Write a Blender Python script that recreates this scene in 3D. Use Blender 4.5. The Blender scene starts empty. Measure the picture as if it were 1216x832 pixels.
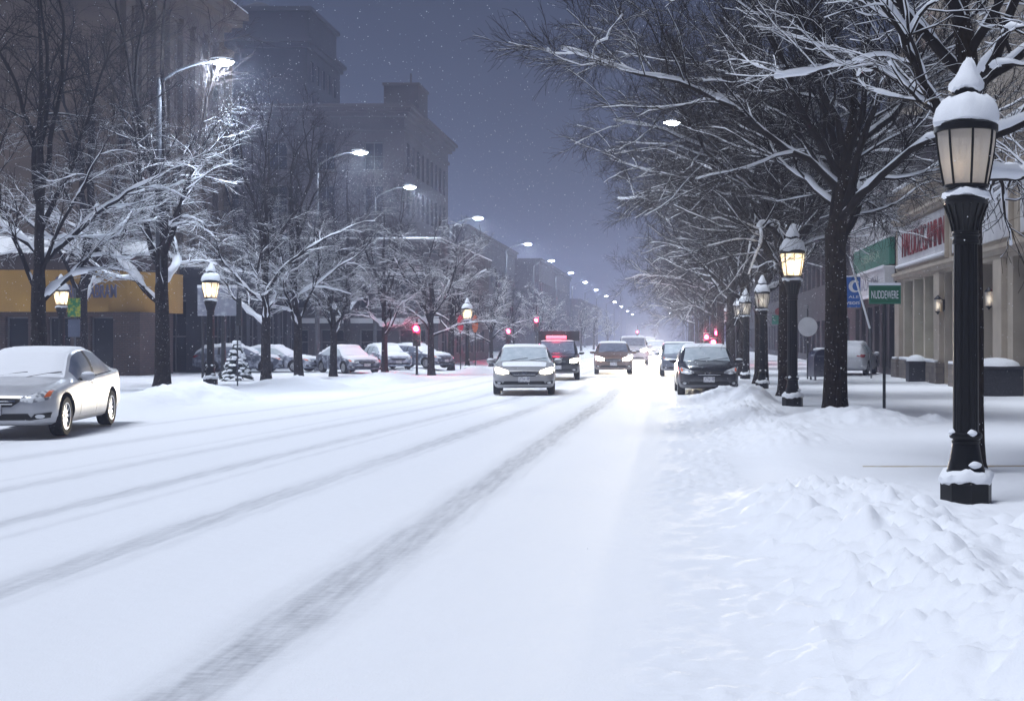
import bpy, bmesh, math, random
import numpy as np
from mathutils import Vector, Matrix
from mathutils.bvhtree import BVHTree

S = bpy.context.scene
COL = S.collection
R = math.radians
PI = math.pi

# ------------------------------------------------------------------ camera
cd = bpy.data.cameras.new('camera')
cam = bpy.data.objects.new('camera', cd); COL.objects.link(cam)
cam.location = (0, 0, 1.65); cam.rotation_euler = (R(90), 0, 0)
cd.sensor_fit = 'HORIZONTAL'; cd.sensor_width = 36.0
cd.lens = 36.0 * 1500 / 1216
cd.shift_x = -0.1513; cd.shift_y = -0.0115
cd.clip_start = 0.1; cd.clip_end = 3000
S.camera = cam

# ------------------------------------------------------------------ sky, sun, exposure
SUN_EL, SUN_ROT = R(69), R(-125)
w = bpy.data.worlds.new('World'); S.world = w; w.use_nodes = True
nt = w.node_tree; nt.nodes.clear()
sky = nt.nodes.new('ShaderNodeTexSky'); sky.sky_type = 'NISHITA'; sky.sun_disc = False
sky.sun_elevation = SUN_EL; sky.sun_rotation = SUN_ROT
sky.air_density = 1.0; sky.dust_density = 2.0; sky.ozone_density = 3.0
mx = nt.nodes.new('ShaderNodeMixRGB'); mx.inputs[0].default_value = 0.75
mx.inputs[2].default_value = (0.92, 1.15, 2.35, 1)      # snow cloud lit by the town
bg = nt.nodes.new('ShaderNodeBackground'); bg.inputs[1].default_value = 0.0135
wo = nt.nodes.new('ShaderNodeOutputWorld')
nt.links.new(sky.outputs[0], mx.inputs[1]); nt.links.new(mx.outputs[0], bg.inputs[0]); nt.links.new(bg.outputs[0], wo.inputs[0])
sd = bpy.data.lights.new('sun', 'SUN'); sd.energy = 1.50; sd.angle = R(25); sd.color = (0.85, 0.905, 1.0)
sun = bpy.data.objects.new('sun', sd); COL.objects.link(sun)
sun.rotation_euler = (R(90) - SUN_EL, 0, R(-58))
S.view_settings.view_transform = 'Standard'; S.view_settings.look = 'None'
S.view_settings.gamma = 1.0; S.view_settings.use_curve_mapping = False
S.view_settings.exposure = 1.15
cy = S.cycles
cy.max_bounces = 6; cy.diffuse_bounces = 3; cy.glossy_bounces = 2; cy.transmission_bounces = 4
cy.transparent_max_bounces = 12; cy.volume_bounces = 1; cy.use_denoising = True
cy.sample_clamp_indirect = 4.0; cy.sample_clamp_direct = 0.0
cy.caustics_reflective = False; cy.caustics_refractive = False

# ------------------------------------------------------------------ helpers
def px(x, Y): return (x - 792) * Y / 1500.0            # photo column -> X at distance Y (used to survey the place)
def pz(y, Y): return 1.65 + (402 - y) * Y / 1500.0

def mat(name, base=(0.5, 0.5, 0.5), rough=0.6, metal=0.0, spec=0.5, noise=None, bump=None, emit=None, estr=0.0, coat=0.0):
    """noise=(scale, colour2, low, high[, detail]); bump=(scale, strength, distance)"""
    m = bpy.data.materials.new(name); m.use_nodes = True
    n = m.node_tree.nodes; l = m.node_tree.links
    b = n['Principled BSDF']
    b.inputs['Base Color'].default_value = (*base, 1); b.inputs['Roughness'].default_value = rough
    b.inputs['Metallic'].default_value = metal; b.inputs['Specular IOR Level'].default_value = spec
    if coat: b.inputs['Coat Weight'].default_value = coat; b.inputs['Coat Roughness'].default_value = 0.08
    if emit: b.inputs['Emission Color'].default_value = (*emit, 1); b.inputs['Emission Strength'].default_value = estr
    tc = n.new('ShaderNodeTexCoord')
    if noise:
        t = n.new('ShaderNodeTexNoise'); t.inputs['Scale'].default_value = noise[0]
        t.inputs['Detail'].default_value = noise[4] if len(noise) > 4 else 6
        cr = n.new('ShaderNodeValToRGB')
        cr.color_ramp.elements[0].position = noise[2]; cr.color_ramp.elements[1].position = noise[3]
        cr.color_ramp.elements[0].color = (*base, 1); cr.color_ramp.elements[1].color = (*noise[1], 1)
        l.new(tc.outputs['Object'], t.inputs['Vector']); l.new(t.outputs['Fac'], cr.inputs[0]); l.new(cr.outputs[0], b.inputs['Base Color'])
    if bump:
        t2 = n.new('ShaderNodeTexNoise'); t2.inputs['Scale'].default_value = bump[0]; t2.inputs['Detail'].default_value = 5
        bn = n.new('ShaderNodeBump'); bn.inputs['Strength'].default_value = bump[1]; bn.inputs['Distance'].default_value = bump[2]
        l.new(tc.outputs['Object'], t2.inputs['Vector']); l.new(t2.outputs['Fac'], bn.inputs['Height']); l.new(bn.outputs[0], b.inputs['Normal'])
    return m

def brick_mat(name, c1, c2, mortar, scale=1.0, rough=0.85, bw=0.22, bh=0.075):
    m = mat(name, c1, rough)
    n = m.node_tree.nodes; l = m.node_tree.links
    tc = n.new('ShaderNodeTexCoord'); sp = n.new('ShaderNodeSeparateXYZ'); ad = n.new('ShaderNodeMath'); cb = n.new('ShaderNodeCombineXYZ')
    br = n.new('ShaderNodeTexBrick'); br.inputs['Scale'].default_value = scale
    br.inputs['Color1'].default_value = (*c1, 1); br.inputs['Color2'].default_value = (*c2, 1); br.inputs['Mortar'].default_value = (*mortar, 1)
    br.inputs['Brick Width'].default_value = bw; br.inputs['Row Height'].default_value = bh; br.inputs['Mortar Size'].default_value = 0.008
    l.new(tc.outputs['Object'], sp.inputs[0]); l.new(sp.outputs[0], ad.inputs[0]); l.new(sp.outputs[1], ad.inputs[1])
    l.new(ad.outputs[0], cb.inputs[0]); l.new(sp.outputs[2], cb.inputs[1]); l.new(cb.outputs[0], br.inputs['Vector'])
    ns = n.new('ShaderNodeTexNoise'); ns.inputs['Scale'].default_value = 0.8; ns.inputs['Detail'].default_value = 8
    mm = n.new('ShaderNodeMixRGB'); mm.blend_type = 'MULTIPLY'; mm.inputs[0].default_value = 0.6
    l.new(tc.outputs['Object'], ns.inputs['Vector'])
    cr = n.new('ShaderNodeValToRGB'); cr.color_ramp.elements[0].position = 0.3; cr.color_ramp.elements[0].color = (0.45, 0.45, 0.45, 1); cr.color_ramp.elements[1].position = 0.7
    l.new(ns.outputs['Fac'], cr.inputs[0]); l.new(br.outputs['Color'], mm.inputs[1]); l.new(cr.outputs[0], mm.inputs[2])
    l.new(mm.outputs[0], n['Principled BSDF'].inputs['Base Color'])
    return m

class MB:
    def __init__(s): s.v = []; s.f = []
    def add(s, vs, fs):
        o = len(s.v); s.v += [tuple(v) for v in vs]; s.f += [tuple(i + o for i in f) for f in fs]; return s
    def box(s, a, b, bev=0.0):
        x0, y0, z0 = a; x1, y1, z1 = b
        if bev <= 0:
            return s.add([(x0, y0, z0), (x1, y0, z0), (x1, y1, z0), (x0, y1, z0), (x0, y0, z1), (x1, y0, z1), (x1, y1, z1), (x0, y1, z1)],
                         [(0, 3, 2, 1), (4, 5, 6, 7), (0, 1, 5, 4), (1, 2, 6, 5), (2, 3, 7, 6), (3, 0, 4, 7)])
        bm = bmesh.new(); bmesh.ops.create_cube(bm, size=1)
        for v in bm.verts: v.co = Vector(((x0 + x1) / 2 + v.co.x * (x1 - x0), (y0 + y1) / 2 + v.co.y * (y1 - y0), (z0 + z1) / 2 + v.co.z * (z1 - z0)))
        bmesh.ops.bevel(bm, geom=bm.edges[:], offset=bev, segments=2, affect='EDGES', profile=0.6)
        return s.bm(bm)
    def bm(s, bm):
        bm.verts.ensure_lookup_table(); bm.verts.index_update()
        s.add([v.co[:] for v in bm.verts], [[v.index for v in f.verts] for f in bm.faces]); bm.free(); return s
    def lathe(s, prof, n=24, c=(0, 0, 0), flat=None):
        o = []; m = len(prof)
        for r, z in prof:
            for k in range(n):
                a = 2 * PI * (k + (0.5 if flat else 0)) / n; o.append((c[0] + r * math.cos(a), c[1] + r * math.sin(a), c[2] + z))
        fs = [(i * n + k, i * n + (k + 1) % n, (i + 1) * n + (k + 1) % n, (i + 1) * n + k) for i in range(m - 1) for k in range(n)]
        fs.append(tuple(range(n))[::-1]); fs.append(tuple((m - 1) * n + k for k in range(n)))
        return s.add(o, fs)
    def tube(s, pts, r, n=8):
        pts = [Vector(p) for p in pts]; rs = r if isinstance(r, (list, tuple)) else [r] * len(pts)
        o = []
        for i, p in enumerate(pts):
            t = (pts[min(i + 1, len(pts) - 1)] - pts[max(i - 1, 0)]).normalized()
            ref = Vector((0, 0, 1)) if abs(t.z) < 0.9 else Vector((1, 0, 0))
            a = t.cross(ref).normalized(); b = t.cross(a)
            for k in range(n):
                q = 2 * PI * k / n; o.append(p + (a * math.cos(q) + b * math.sin(q)) * rs[i])
        fs = [(i * n + k, i * n + (k + 1) % n, (i + 1) * n + (k + 1) % n, (i + 1) * n + k) for i in range(len(pts) - 1) for k in range(n)]
        fs.append(tuple(range(n))[::-1]); fs.append(tuple((len(pts) - 1) * n + k for k in range(n)))
        return s.add(o, fs)
    def ellipsoid(s, c, r, n=14, m=8, zmin=-1.0):
        prof = []
        for i in range(m + 1):
            a = -PI / 2 + PI * i / m; z = max(math.sin(a), zmin); prof.append((max(math.cos(a), 0.01), z))
        o = []; 
        for q, z in prof:
            for k in range(n): o.append((c[0] + r[0] * q * math.cos(2 * PI * k / n), c[1] + r[1] * q * math.sin(2 * PI * k / n), c[2] + r[2] * z))
        fs = [(i * n + k, i * n + (k + 1) % n, (i + 1) * n + (k + 1) % n, (i + 1) * n + k) for i in range(m) for k in range(n)]
        fs.append(tuple(range(n))[::-1]); fs.append(tuple(m * n + k for k in range(n)))
        return s.add(o, fs)
    def build(s, name, m, parent=None, smooth=False, angle=None):
        me = bpy.data.meshes.new(name); me.from_pydata(s.v, [], s.f); me.update()
        return link(name, me, m, parent, smooth)

def link(name, me, m, parent=None, smooth=False):
    if m is not None and len(me.materials) == 0: me.materials.append(m)
    if smooth:
        me.polygons.foreach_set('use_smooth', [True] * len(me.polygons))
        try: me.set_sharp_from_angle(angle=R(38))
        except Exception: pass
    o = bpy.data.objects.new(name, me); COL.objects.link(o)
    if parent: o.parent = parent
    return o

def tag(o, label=None, cat=None, group=None, kind=None):
    if label: o['label'] = label
    if cat: o['category'] = cat
    if group: o['group'] = group
    if kind: o['kind'] = kind
    return o

def thing(name, label, cat, loc=(0, 0, 0), rz=0.0, group=None):
    o = bpy.data.objects.new(name, None); COL.objects.link(o); o.empty_display_size = 0.3
    o.location = loc; o.rotation_euler = (0, 0, rz)
    return tag(o, label, cat, group)

def copy_tree(o, parent=None):
    c = o.copy(); COL.objects.link(c)
    if parent: c.parent = parent
    for ch in list(o.children): copy_tree(ch, c)
    return c

def np_mesh(name, V, F):
    """V (n,3), F (m,k) all of one size"""
    me = bpy.data.meshes.new(name); k = F.shape[1]
    me.vertices.add(len(V)); me.vertices.foreach_set('co', np.ascontiguousarray(V, dtype=np.float32).ravel())
    me.loops.add(F.size); me.loops.foreach_set('vertex_index', np.ascontiguousarray(F, dtype=np.int32).ravel())
    me.polygons.add(len(F)); me.polygons.foreach_set('loop_start', np.arange(0, F.size, k, dtype=np.int32))
    me.update(calc_edges=True); me.validate()
    return me

def text_mesh(txt, size, depth=0.01, bold=0.0):
    c = bpy.data.curves.new('lettering', 'FONT'); c.body = txt; c.size = size; c.extrude = depth; c.offset = bold
    c.align_x = 'CENTER'; c.align_y = 'CENTER'
    o = bpy.data.objects.new('lettering', c); COL.objects.link(o)
    dg = bpy.context.evaluated_depsgraph_get(); dg.update()
    me = bpy.data.meshes.new_from_object(o.evaluated_get(dg))
    bpy.data.objects.remove(o); bpy.data.curves.remove(c)
    me.materials.clear()
    return me

def letters(name, txt, w, h, m, parent, loc, face, depth=0.01, bold=0.0):
    """lettering fitted to w x h metres, centred on loc, reading from 'face' side (-Y, -X, +X)"""
    me = text_mesh(txt, 1.0, 0.5, bold)
    xs = [v.co.x for v in me.vertices]; ys = [v.co.y for v in me.vertices]
    cx, cyy = (min(xs) + max(xs)) / 2, (min(ys) + max(ys)) / 2
    sx, sy = w / (max(xs) - min(xs)), h / (max(ys) - min(ys))
    for v in me.vertices: v.co = Vector(((v.co.x - cx) * sx, (v.co.y - cyy) * sy, v.co.z * depth * 2))
    o = link(name, me, m, parent)
    o.location = loc
    o.rotation_euler = {'-Y': (R(90), 0, 0), '-X': (R(90), 0, R(-90)), '+X': (R(90), 0, R(90))}[face]
    return o

# value noise on arrays
def _hash(ix, iy, s):
    h = (ix.astype(np.int64) * 374761393 + iy.astype(np.int64) * 668265263 + s * 1274126177) & 0xFFFFFFFF
    h = ((h ^ (h >> 13)) * 1274126177) & 0xFFFFFFFF
    return ((h ^ (h >> 16)) & 0xFFFF) / 65535.0
def vnoise(x, y, s=0):
    ix, iy = np.floor(x), np.floor(y); fx, fy = x - ix, y - iy
    fx = fx * fx * (3 - 2 * fx); fy = fy * fy * (3 - 2 * fy)
    a, b, c, d = _hash(ix, iy, s), _hash(ix + 1, iy, s), _hash(ix, iy + 1, s), _hash(ix + 1, iy + 1, s)
    return (a * (1 - fx) + b * fx) * (1 - fy) + (c * (1 - fx) + d * fx) * fy
def fbm(x, y, s=0, o=4):
    t = 0; a = 0.5
    for k in range(o): t = t + a * (vnoise(x * 2 ** k, y * 2 ** k, s + k) - 0.5); a *= 0.5
    return t
def clods(x, y, s=0):
    """rounded lumps: inverted nearest-point distance"""
    ix, iy = np.floor(x), np.floor(y); best = np.full(np.shape(x), 9.0)
    for dx in (-1, 0, 1):
        for dy in (-1, 0, 1):
            cx = ix + dx; cyy = iy + dy
            ox = cx + 0.15 + 0.7 * _hash(cx, cyy, s + 11); oy = cyy + 0.15 + 0.7 * _hash(cx, cyy, s + 23)
            h_ = _hash(cx, cyy, s + 37); rr = 0.20 + 0.50 * h_ * h_ + 0.15 * h_
            best = np.minimum(best, ((x - ox) ** 2 + (y - oy) ** 2) / rr ** 2)
    return np.clip(1 - best, 0, 1) ** 1.7
def sstep(a, b, x):
    t = np.clip((x - a) / (b - a), 0, 1); return t * t * (3 - 2 * t)

# ------------------------------------------------------------------ materials
def snow_mat(name, slush=False, fine=60.0, bs=0.25):
    m = mat(name, (0.80, 0.82, 0.86), 0.75, spec=0.25)
    n = m.node_tree.nodes; l = m.node_tree.links; b = n['Principled BSDF']
    tc = n.new('ShaderNodeTexCoord')
    a = n.new('ShaderNodeTexNoise'); a.inputs['Scale'].default_value = fine; a.inputs['Detail'].default_value = 4
    c = n.new('ShaderNodeTexNoise'); c.inputs['Scale'].default_value = 7; c.inputs['Detail'].default_value = 6
    ad = n.new('ShaderNodeMath'); ad.operation = 'MULTIPLY_ADD'; ad.inputs[1].default_value = 0.35
    bn = n.new('ShaderNodeBump'); bn.inputs['Strength'].default_value = bs; bn.inputs['Distance'].default_value = 0.03
    l.new(tc.outputs['Object'], a.inputs['Vector']); l.new(tc.outputs['Object'], c.inputs['Vector'])
    l.new(a.outputs['Fac'], ad.inputs[0]); l.new(c.outputs['Fac'], ad.inputs[2]); l.new(ad.outputs[0], bn.inputs['Height']); l.new(bn.outputs[0], b.inputs['Normal'])
    if slush:
        at = n.new('ShaderNodeAttribute'); at.attribute_name = 'slush'
        mp = n.new('ShaderNodeMapping'); mp.inputs['Scale'].default_value = (9, 0.9, 1)
        s1 = n.new('ShaderNodeTexNoise'); s1.inputs['Scale'].default_value = 1.6; s1.inputs['Detail'].default_value = 7
        l.new(tc.outputs['Object'], mp.inputs[0]); l.new(mp.outputs[0], s1.inputs['Vector'])
        r1 = n.new('ShaderNodeMapRange'); r1.inputs[1].default_value = 0.3; r1.inputs[2].default_value = 0.7; r1.inputs[3].default_value = 0.55; r1.inputs[4].default_value = 1.15
        l.new(s1.outputs['Fac'], r1.inputs[0])
        g = n.new('ShaderNodeTexNoise'); g.inputs['Scale'].default_value = 5; g.inputs['Detail'].default_value = 6; g.inputs['Roughness'].default_value = 0.7
        mq = n.new('ShaderNodeMapping'); mq.inputs['Scale'].default_value = (1.5, 4.5, 1); l.new(tc.outputs['Object'], mq.inputs[0]); l.new(mq.outputs[0], g.inputs['Vector'])
        r2 = n.new('ShaderNodeMapRange'); r2.inputs[1].default_value = 0.3; r2.inputs[2].default_value = 0.7; r2.inputs[3].default_value = 0.60; r2.inputs[4].default_value = 1.2
        l.new(g.outputs['Fac'], r2.inputs[0])
        m1 = n.new('ShaderNodeMath'); m1.operation = 'MULTIPLY'; m2 = n.new('ShaderNodeMath'); m2.operation = 'MULTIPLY'; m2.use_clamp = True
        l.new(at.outputs['Fac'], m1.inputs[0]); l.new(r1.outputs[0], m1.inputs[1]); l.new(m1.outputs[0], m2.inputs[0]); l.new(r2.outputs[0], m2.inputs[1])
        mixc = n.new('ShaderNodeMixRGB'); mixc.inputs[1].default_value = (0.80, 0.82, 0.86, 1); mixc.inputs[2].default_value = (0.30, 0.315, 0.35, 1)
        l.new(m2.outputs[0], mixc.inputs[0]); l.new(mixc.outputs[0], b.inputs['Base Color'])
    return m
M = {}
M['snow'] = snow_mat('snow'); M['road'] = snow_mat('packed_road_snow', True, 80, 0.3)
M['bsnow'] = mat('clinging_snow', (0.80, 0.82, 0.87), 0.8, spec=0.2)
M['flake'] = mat('falling_flake', (0.85, 0.87, 0.92), 0.9, spec=0.1)
M['iron'] = mat('black_cast_iron', (0.006, 0.0065, 0.008), 0.42, spec=0.28, bump=(60, 0.15, 0.004))
M['galv'] = mat('grey_pole_metal', (0.10, 0.105, 0.12), 0.6, metal=0.2, noise=(5, (0.06, 0.064, 0.075), 0.3, 0.7))
M['darkpole'] = mat('dark_painted_pole', (0.02, 0.022, 0.026), 0.5)
def bark(name, a, b, fleck):
    m = mat(name, a, 0.95, spec=0.15, noise=(9, b, 0.35, 0.7, 10))
    n = m.node_tree.nodes; l = m.node_tree.links; bs = n['Principled BSDF']
    src = bs.inputs['Base Color'].links[0].from_socket
    tc = n.new('ShaderNodeTexCoord')
    mp = n.new('ShaderNodeMapping'); mp.inputs['Scale'].default_value = (1, 1, 0.18); l.new(tc.outputs['Object'], mp.inputs[0])
    wv = n.new('ShaderNodeTexVoronoi'); wv.inputs['Scale'].default_value = 26; l.new(mp.outputs[0], wv.inputs['Vector'])
    bn = n.new('ShaderNodeBump'); bn.inputs['Strength'].default_value = 0.9; bn.inputs['Distance'].default_value = 0.03; l.new(wv.outputs['Distance'], bn.inputs['Height']); l.new(bn.outputs[0], bs.inputs['Normal'])
    vo = n.new('ShaderNodeTexVoronoi'); vo.inputs['Scale'].default_value = 17; l.new(tc.outputs['Object'], vo.inputs['Vector'])
    lt = n.new('ShaderNodeMath'); lt.operation = 'LESS_THAN'; lt.inputs[1].default_value = fleck; l.new(vo.outputs['Distance'], lt.inputs[0])
    mm = n.new('ShaderNodeMixRGB'); mm.inputs[2].default_value = (0.7, 0.72, 0.78, 1); l.new(lt.outputs[0], mm.inputs[0]); l.new(src, mm.inputs[1]); l.new(mm.outputs[0], bs.inputs['Base Color'])
    return m
M['bark'] = bark('dark_wet_bark', (0.014, 0.010, 0.008), (0.034, 0.025, 0.020), 0.12)
M['bark2'] = bark('grey_wet_bark', (0.014, 0.011, 0.011), (0.030, 0.025, 0.024), 0.11)
M['twig'] = mat('dark_twig', (0.014, 0.011, 0.011), 0.9, spec=0.15)
M['stone_tan'] = mat('tan_stone', (0.135, 0.10, 0.078), 0.9, noise=(0.7, (0.085, 0.064, 0.052), 0.3, 0.7, 9), bump=(14, 0.3, 0.03))
M['stone_brown'] = mat('brown_stone', (0.075, 0.056, 0.050), 0.9, noise=(0.5, (0.05, 0.038, 0.035), 0.3, 0.7, 9))
M['stone_dark'] = mat('sooty_stone', (0.030, 0.032, 0.042), 0.9, noise=(0.3, (0.018, 0.020, 0.028), 0.3, 0.7, 9))
M['stone_grey'] = mat('grey_stone', (0.075, 0.066, 0.070), 0.9, noise=(0.4, (0.05, 0.045, 0.05), 0.3, 0.7, 9))
M['brickred'] = brick_mat('dark_brown_brick', (0.085, 0.050, 0.042), (0.055, 0.034, 0.032), (0.10, 0.09, 0.085))
M['brickgrey'] = brick_mat('dull_grey_brick', (0.075, 0.07, 0.075), (0.05, 0.047, 0.055), (0.09, 0.085, 0.09))
M['stone_cream'] = mat('cream_stone', (0.46, 0.40, 0.33), 0.85, noise=(1.3, (0.34, 0.295, 0.24), 0.3, 0.7, 9), bump=(25, 0.25, 0.01))
M['stone_base'] = brick_mat('coarse_stone_base', (0.22, 0.185, 0.16), (0.15, 0.13, 0.12), (0.12, 0.11, 0.10), bw=0.4, bh=0.2)
M['panel'] = mat('pale_sign_panel', (0.60, 0.60, 0.62), 0.7, noise=(2, (0.50, 0.50, 0.53), 0.35, 0.7))
M['gold'] = mat('mustard_fascia', (0.38, 0.215, 0.035), 0.6, noise=(0.7, (0.29, 0.16, 0.03), 0.35, 0.7, 9))
M['darkglass'] = mat('dark_window_glass', (0.012, 0.014, 0.018), 0.12, spec=0.5)
M['greenglass'] = mat('pale_green_pane', (0.32, 0.42, 0.33), 0.5, noise=(1.2, (0.20, 0.29, 0.23), 0.3, 0.7))  # panes are green by base colour alone, no emission
M['frame'] = mat('window_frame', (0.10, 0.10, 0.11), 0.6)
M['creamframe'] = mat('cream_frame', (0.55, 0.52, 0.45), 0.6)
M['redsign'] = mat('dark_red_letters', (0.16, 0.012, 0.018), 0.45)
M['greensign'] = mat('green_sign_board', (0.035, 0.20, 0.14), 0.5, noise=(3, (0.03, 0.14, 0.10), 0.4, 0.7))
M['roadsign'] = mat('green_road_sign', (0.008, 0.11, 0.055), 0.4)
M['bluesign'] = mat('blue_sign_board', (0.015, 0.11, 0.42), 0.45)
M['white'] = mat('white_paint', (0.72, 0.74, 0.78), 0.5)
M['signgrey'] = mat('weathered_grey_board', (0.22, 0.23, 0.28), 0.7, noise=(5, (0.42, 0.44, 0.50), 0.5, 0.75))
M['letterdark'] = mat('dark_lettering', (0.08, 0.075, 0.085), 0.6)
M['emblem'] = mat('slate_emblem', (0.10, 0.10, 0.17), 0.5)
M['speckle'] = mat('speckled_dark_concrete', (0.035, 0.035, 0.042), 0.8, noise=(90, (0.25, 0.26, 0.30), 0.62, 0.70))
M['kerb'] = mat('tan_kerb_stone', (0.48, 0.40, 0.30), 0.9, noise=(8, (0.5, 0.48, 0.45), 0.45, 0.65))
M['conifer'] = mat('dark_conifer', (0.018, 0.030, 0.024), 0.9)
M['rubber'] = mat('tyre_rubber', (0.012, 0.012, 0.013), 0.85, noise=(40, (0.20, 0.21, 0.23), 0.60, 0.75))
M['rim'] = mat('alloy_rim', (0.55, 0.56, 0.58), 0.30, metal=0.9)
M['liner'] = mat('black_plastic', (0.010, 0.010, 0.011), 0.7)
M['chrome'] = mat('chrome_trim', (0.75, 0.76, 0.78), 0.15, metal=1.0)
M['carglass'] = mat('car_glass', (0.018, 0.022, 0.028), 0.08, spec=0.6)
M['frost'] = mat('frosted_car_glass', (0.36, 0.42, 0.47), 0.55, noise=(5, (0.48, 0.53, 0.57), 0.35, 0.7))
M['frostdark'] = mat('dim_frosted_glass', (0.10, 0.12, 0.17), 0.35, noise=(6, (0.16, 0.18, 0.24), 0.35, 0.7))
M['amber'] = mat('amber_lens', (0.75, 0.16, 0.05), 0.25)
M['lens'] = mat('clear_headlamp', (0.66, 0.68, 0.71), 0.12, spec=0.7, noise=(9, (0.22, 0.23, 0.25), 0.5, 0.6))
M['redlens'] = mat('red_tail_lens', (0.25, 0.008, 0.01), 0.25)
M['plate'] = mat('number_plate', (0.62, 0.62, 0.64), 0.5, noise=(22, (0.30, 0.30, 0.36), 0.45, 0.6))
M['snowypaint'] = mat('snow_dusted_paint', (0.10, 0.12, 0.17), 0.6, noise=(3.5, (0.55, 0.58, 0.66), 0.42, 0.68, 10))
M['snowydark'] = mat('thinly_dusted_paint', (0.05, 0.06, 0.09), 0.55, noise=(3.5, (0.45, 0.48, 0.56), 0.48, 0.75, 10))
def paint(name, c, rough=0.32, metal=0.35):
    metal *= 0.5
    m = mat(name, c, rough, metal=metal, coat=0.4, noise=(3, tuple(min(1, x * 1.25 + 0.01) for x in c), 0.35, 0.75, 8))
    n = m.node_tree.nodes; l = m.node_tree.links; b = n['Principled BSDF']; src = b.inputs['Base Color'].links[0].from_socket   # road salt thrown up on the lower panels
    tc = n.new('ShaderNodeTexCoord'); sp = n.new('ShaderNodeSeparateXYZ'); l.new(tc.outputs['Object'], sp.inputs[0])
    mr = n.new('ShaderNodeMapRange'); mr.inputs[1].default_value = 0.20; mr.inputs[2].default_value = 0.72; mr.inputs[3].default_value = 0.75; mr.inputs[4].default_value = 0.0; l.new(sp.outputs[2], mr.inputs[0])
    t = n.new('ShaderNodeTexNoise'); t.inputs['Scale'].default_value = 6; t.inputs['Detail'].default_value = 9; l.new(tc.outputs['Object'], t.inputs['Vector'])
    mu = n.new('ShaderNodeMath'); mu.operation = 'MULTIPLY'; l.new(mr.outputs[0], mu.inputs[0]); l.new(t.outputs['Fac'], mu.inputs[1])
    mm = n.new('ShaderNodeMixRGB'); mm.inputs[2].default_value = (0.26, 0.26, 0.28, 1); l.new(mu.outputs[0], mm.inputs[0]); l.new(src, mm.inputs[1]); l.new(mm.outputs[0], b.inputs['Base Color'])
    r2 = n.new('ShaderNodeMapRange'); r2.inputs[3].default_value = rough; r2.inputs[4].default_value = 0.8; l.new(mu.outputs[0], r2.inputs[0]); l.new(r2.outputs[0], b.inputs['Roughness'])
    return m
M['silver'] = paint('silver_paint', (0.50, 0.51, 0.54), 0.34, 0.5)
M['pewter'] = paint('pewter_paint', (0.30, 0.30, 0.31), 0.35, 0.5)
M['black'] = paint('black_paint', (0.012, 0.013, 0.017), 0.25, 0.1)
M['charcoal'] = paint('charcoal_paint', (0.045, 0.047, 0.055), 0.3, 0.3)
M['brown'] = paint('brown_paint', (0.13, 0.075, 0.055), 0.35, 0.4)
M['greyblue'] = paint('grey_blue_paint', (0.10, 0.12, 0.16), 0.35, 0.3)
M['steelblue'] = paint('steel_blue_paint', (0.07, 0.085, 0.13), 0.4, 0.3)
M['navy'] = paint('navy_paint', (0.015, 0.018, 0.05), 0.35, 0.2)
M['whitecar'] = paint('white_car_paint', (0.50, 0.51, 0.54), 0.35, 0.0)
def emis(name, c, s): return mat(name, (0.8, 0.8, 0.8), 0.4, emit=c, estr=s)
M['led'] = emis('white_street_lamp_light', (0.85, 0.92, 1.0), 60)
M['bulb'] = emis('warm_lantern_bulb', (1.0, 0.72, 0.38), 6)
M['bulbdim'] = emis('faint_lantern_bulb', (1.0, 0.70, 0.42), 0.35)
M['bulbfar'] = emis('pale_far_lantern', (1.0, 0.90, 0.72), 0.5)
M['head'] = emis('lit_headlamp', (1.0, 0.90, 0.68), 12)
M['headfar'] = emis('dazzling_headlamp', (1.0, 0.90, 0.70), 90)
M['red'] = emis('lit_red_lamp', (1.0, 0.03, 0.10), 14)
M['redbar'] = emis('lit_red_bar', (1.0, 0.02, 0.06), 1.8)
M['offlens'] = mat('unlit_signal_lens', (0.03, 0.03, 0.02), 0.3)
def lantern_glass(op, sh):
    m = bpy.data.materials.new('frosted_lantern_glass'); m.use_nodes = True
    n = m.node_tree.nodes; l = m.node_tree.links; n.clear()
    o = n.new('ShaderNodeOutputMaterial'); mix = n.new('ShaderNodeMixShader'); m2 = n.new('ShaderNodeMixShader')
    tr = n.new('ShaderNodeBsdfTransparent'); tl = n.new('ShaderNodeBsdfTranslucent'); df = n.new('ShaderNodeBsdfPrincipled')
    tl.inputs[0].default_value = (0.92, 0.90, 0.87, 1); df.inputs['Base Color'].default_value = (0.42, 0.40, 0.42, 1); df.inputs['Roughness'].default_value = 0.25
    tc = n.new('ShaderNodeTexCoord'); t = n.new('ShaderNodeTexNoise'); t.inputs['Scale'].default_value = 55; t.inputs['Detail'].default_value = 5
    bn = n.new('ShaderNodeBump'); bn.inputs['Strength'].default_value = 0.5; bn.inputs['Distance'].default_value = 0.01
    l.new(tc.outputs['Object'], t.inputs['Vector']); l.new(t.outputs['Fac'], bn.inputs['Height']); l.new(bn.outputs[0], df.inputs['Normal']); l.new(bn.outputs[0], tl.inputs['Normal'])
    m2.inputs[0].default_value = sh; l.new(tl.outputs[0], m2.inputs[1]); l.new(df.outputs[0], m2.inputs[2])
    mix.inputs[0].default_value = op; l.new(tr.outputs[0], mix.inputs[1]); l.new(m2.outputs[0], mix.inputs[2]); l.new(mix.outputs[0], o.inputs[0])
    return m
M['lglass'] = lantern_glass(0.55, 0.45)
M['lglass_unlit'] = lantern_glass(0.90, 0.35)

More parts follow.
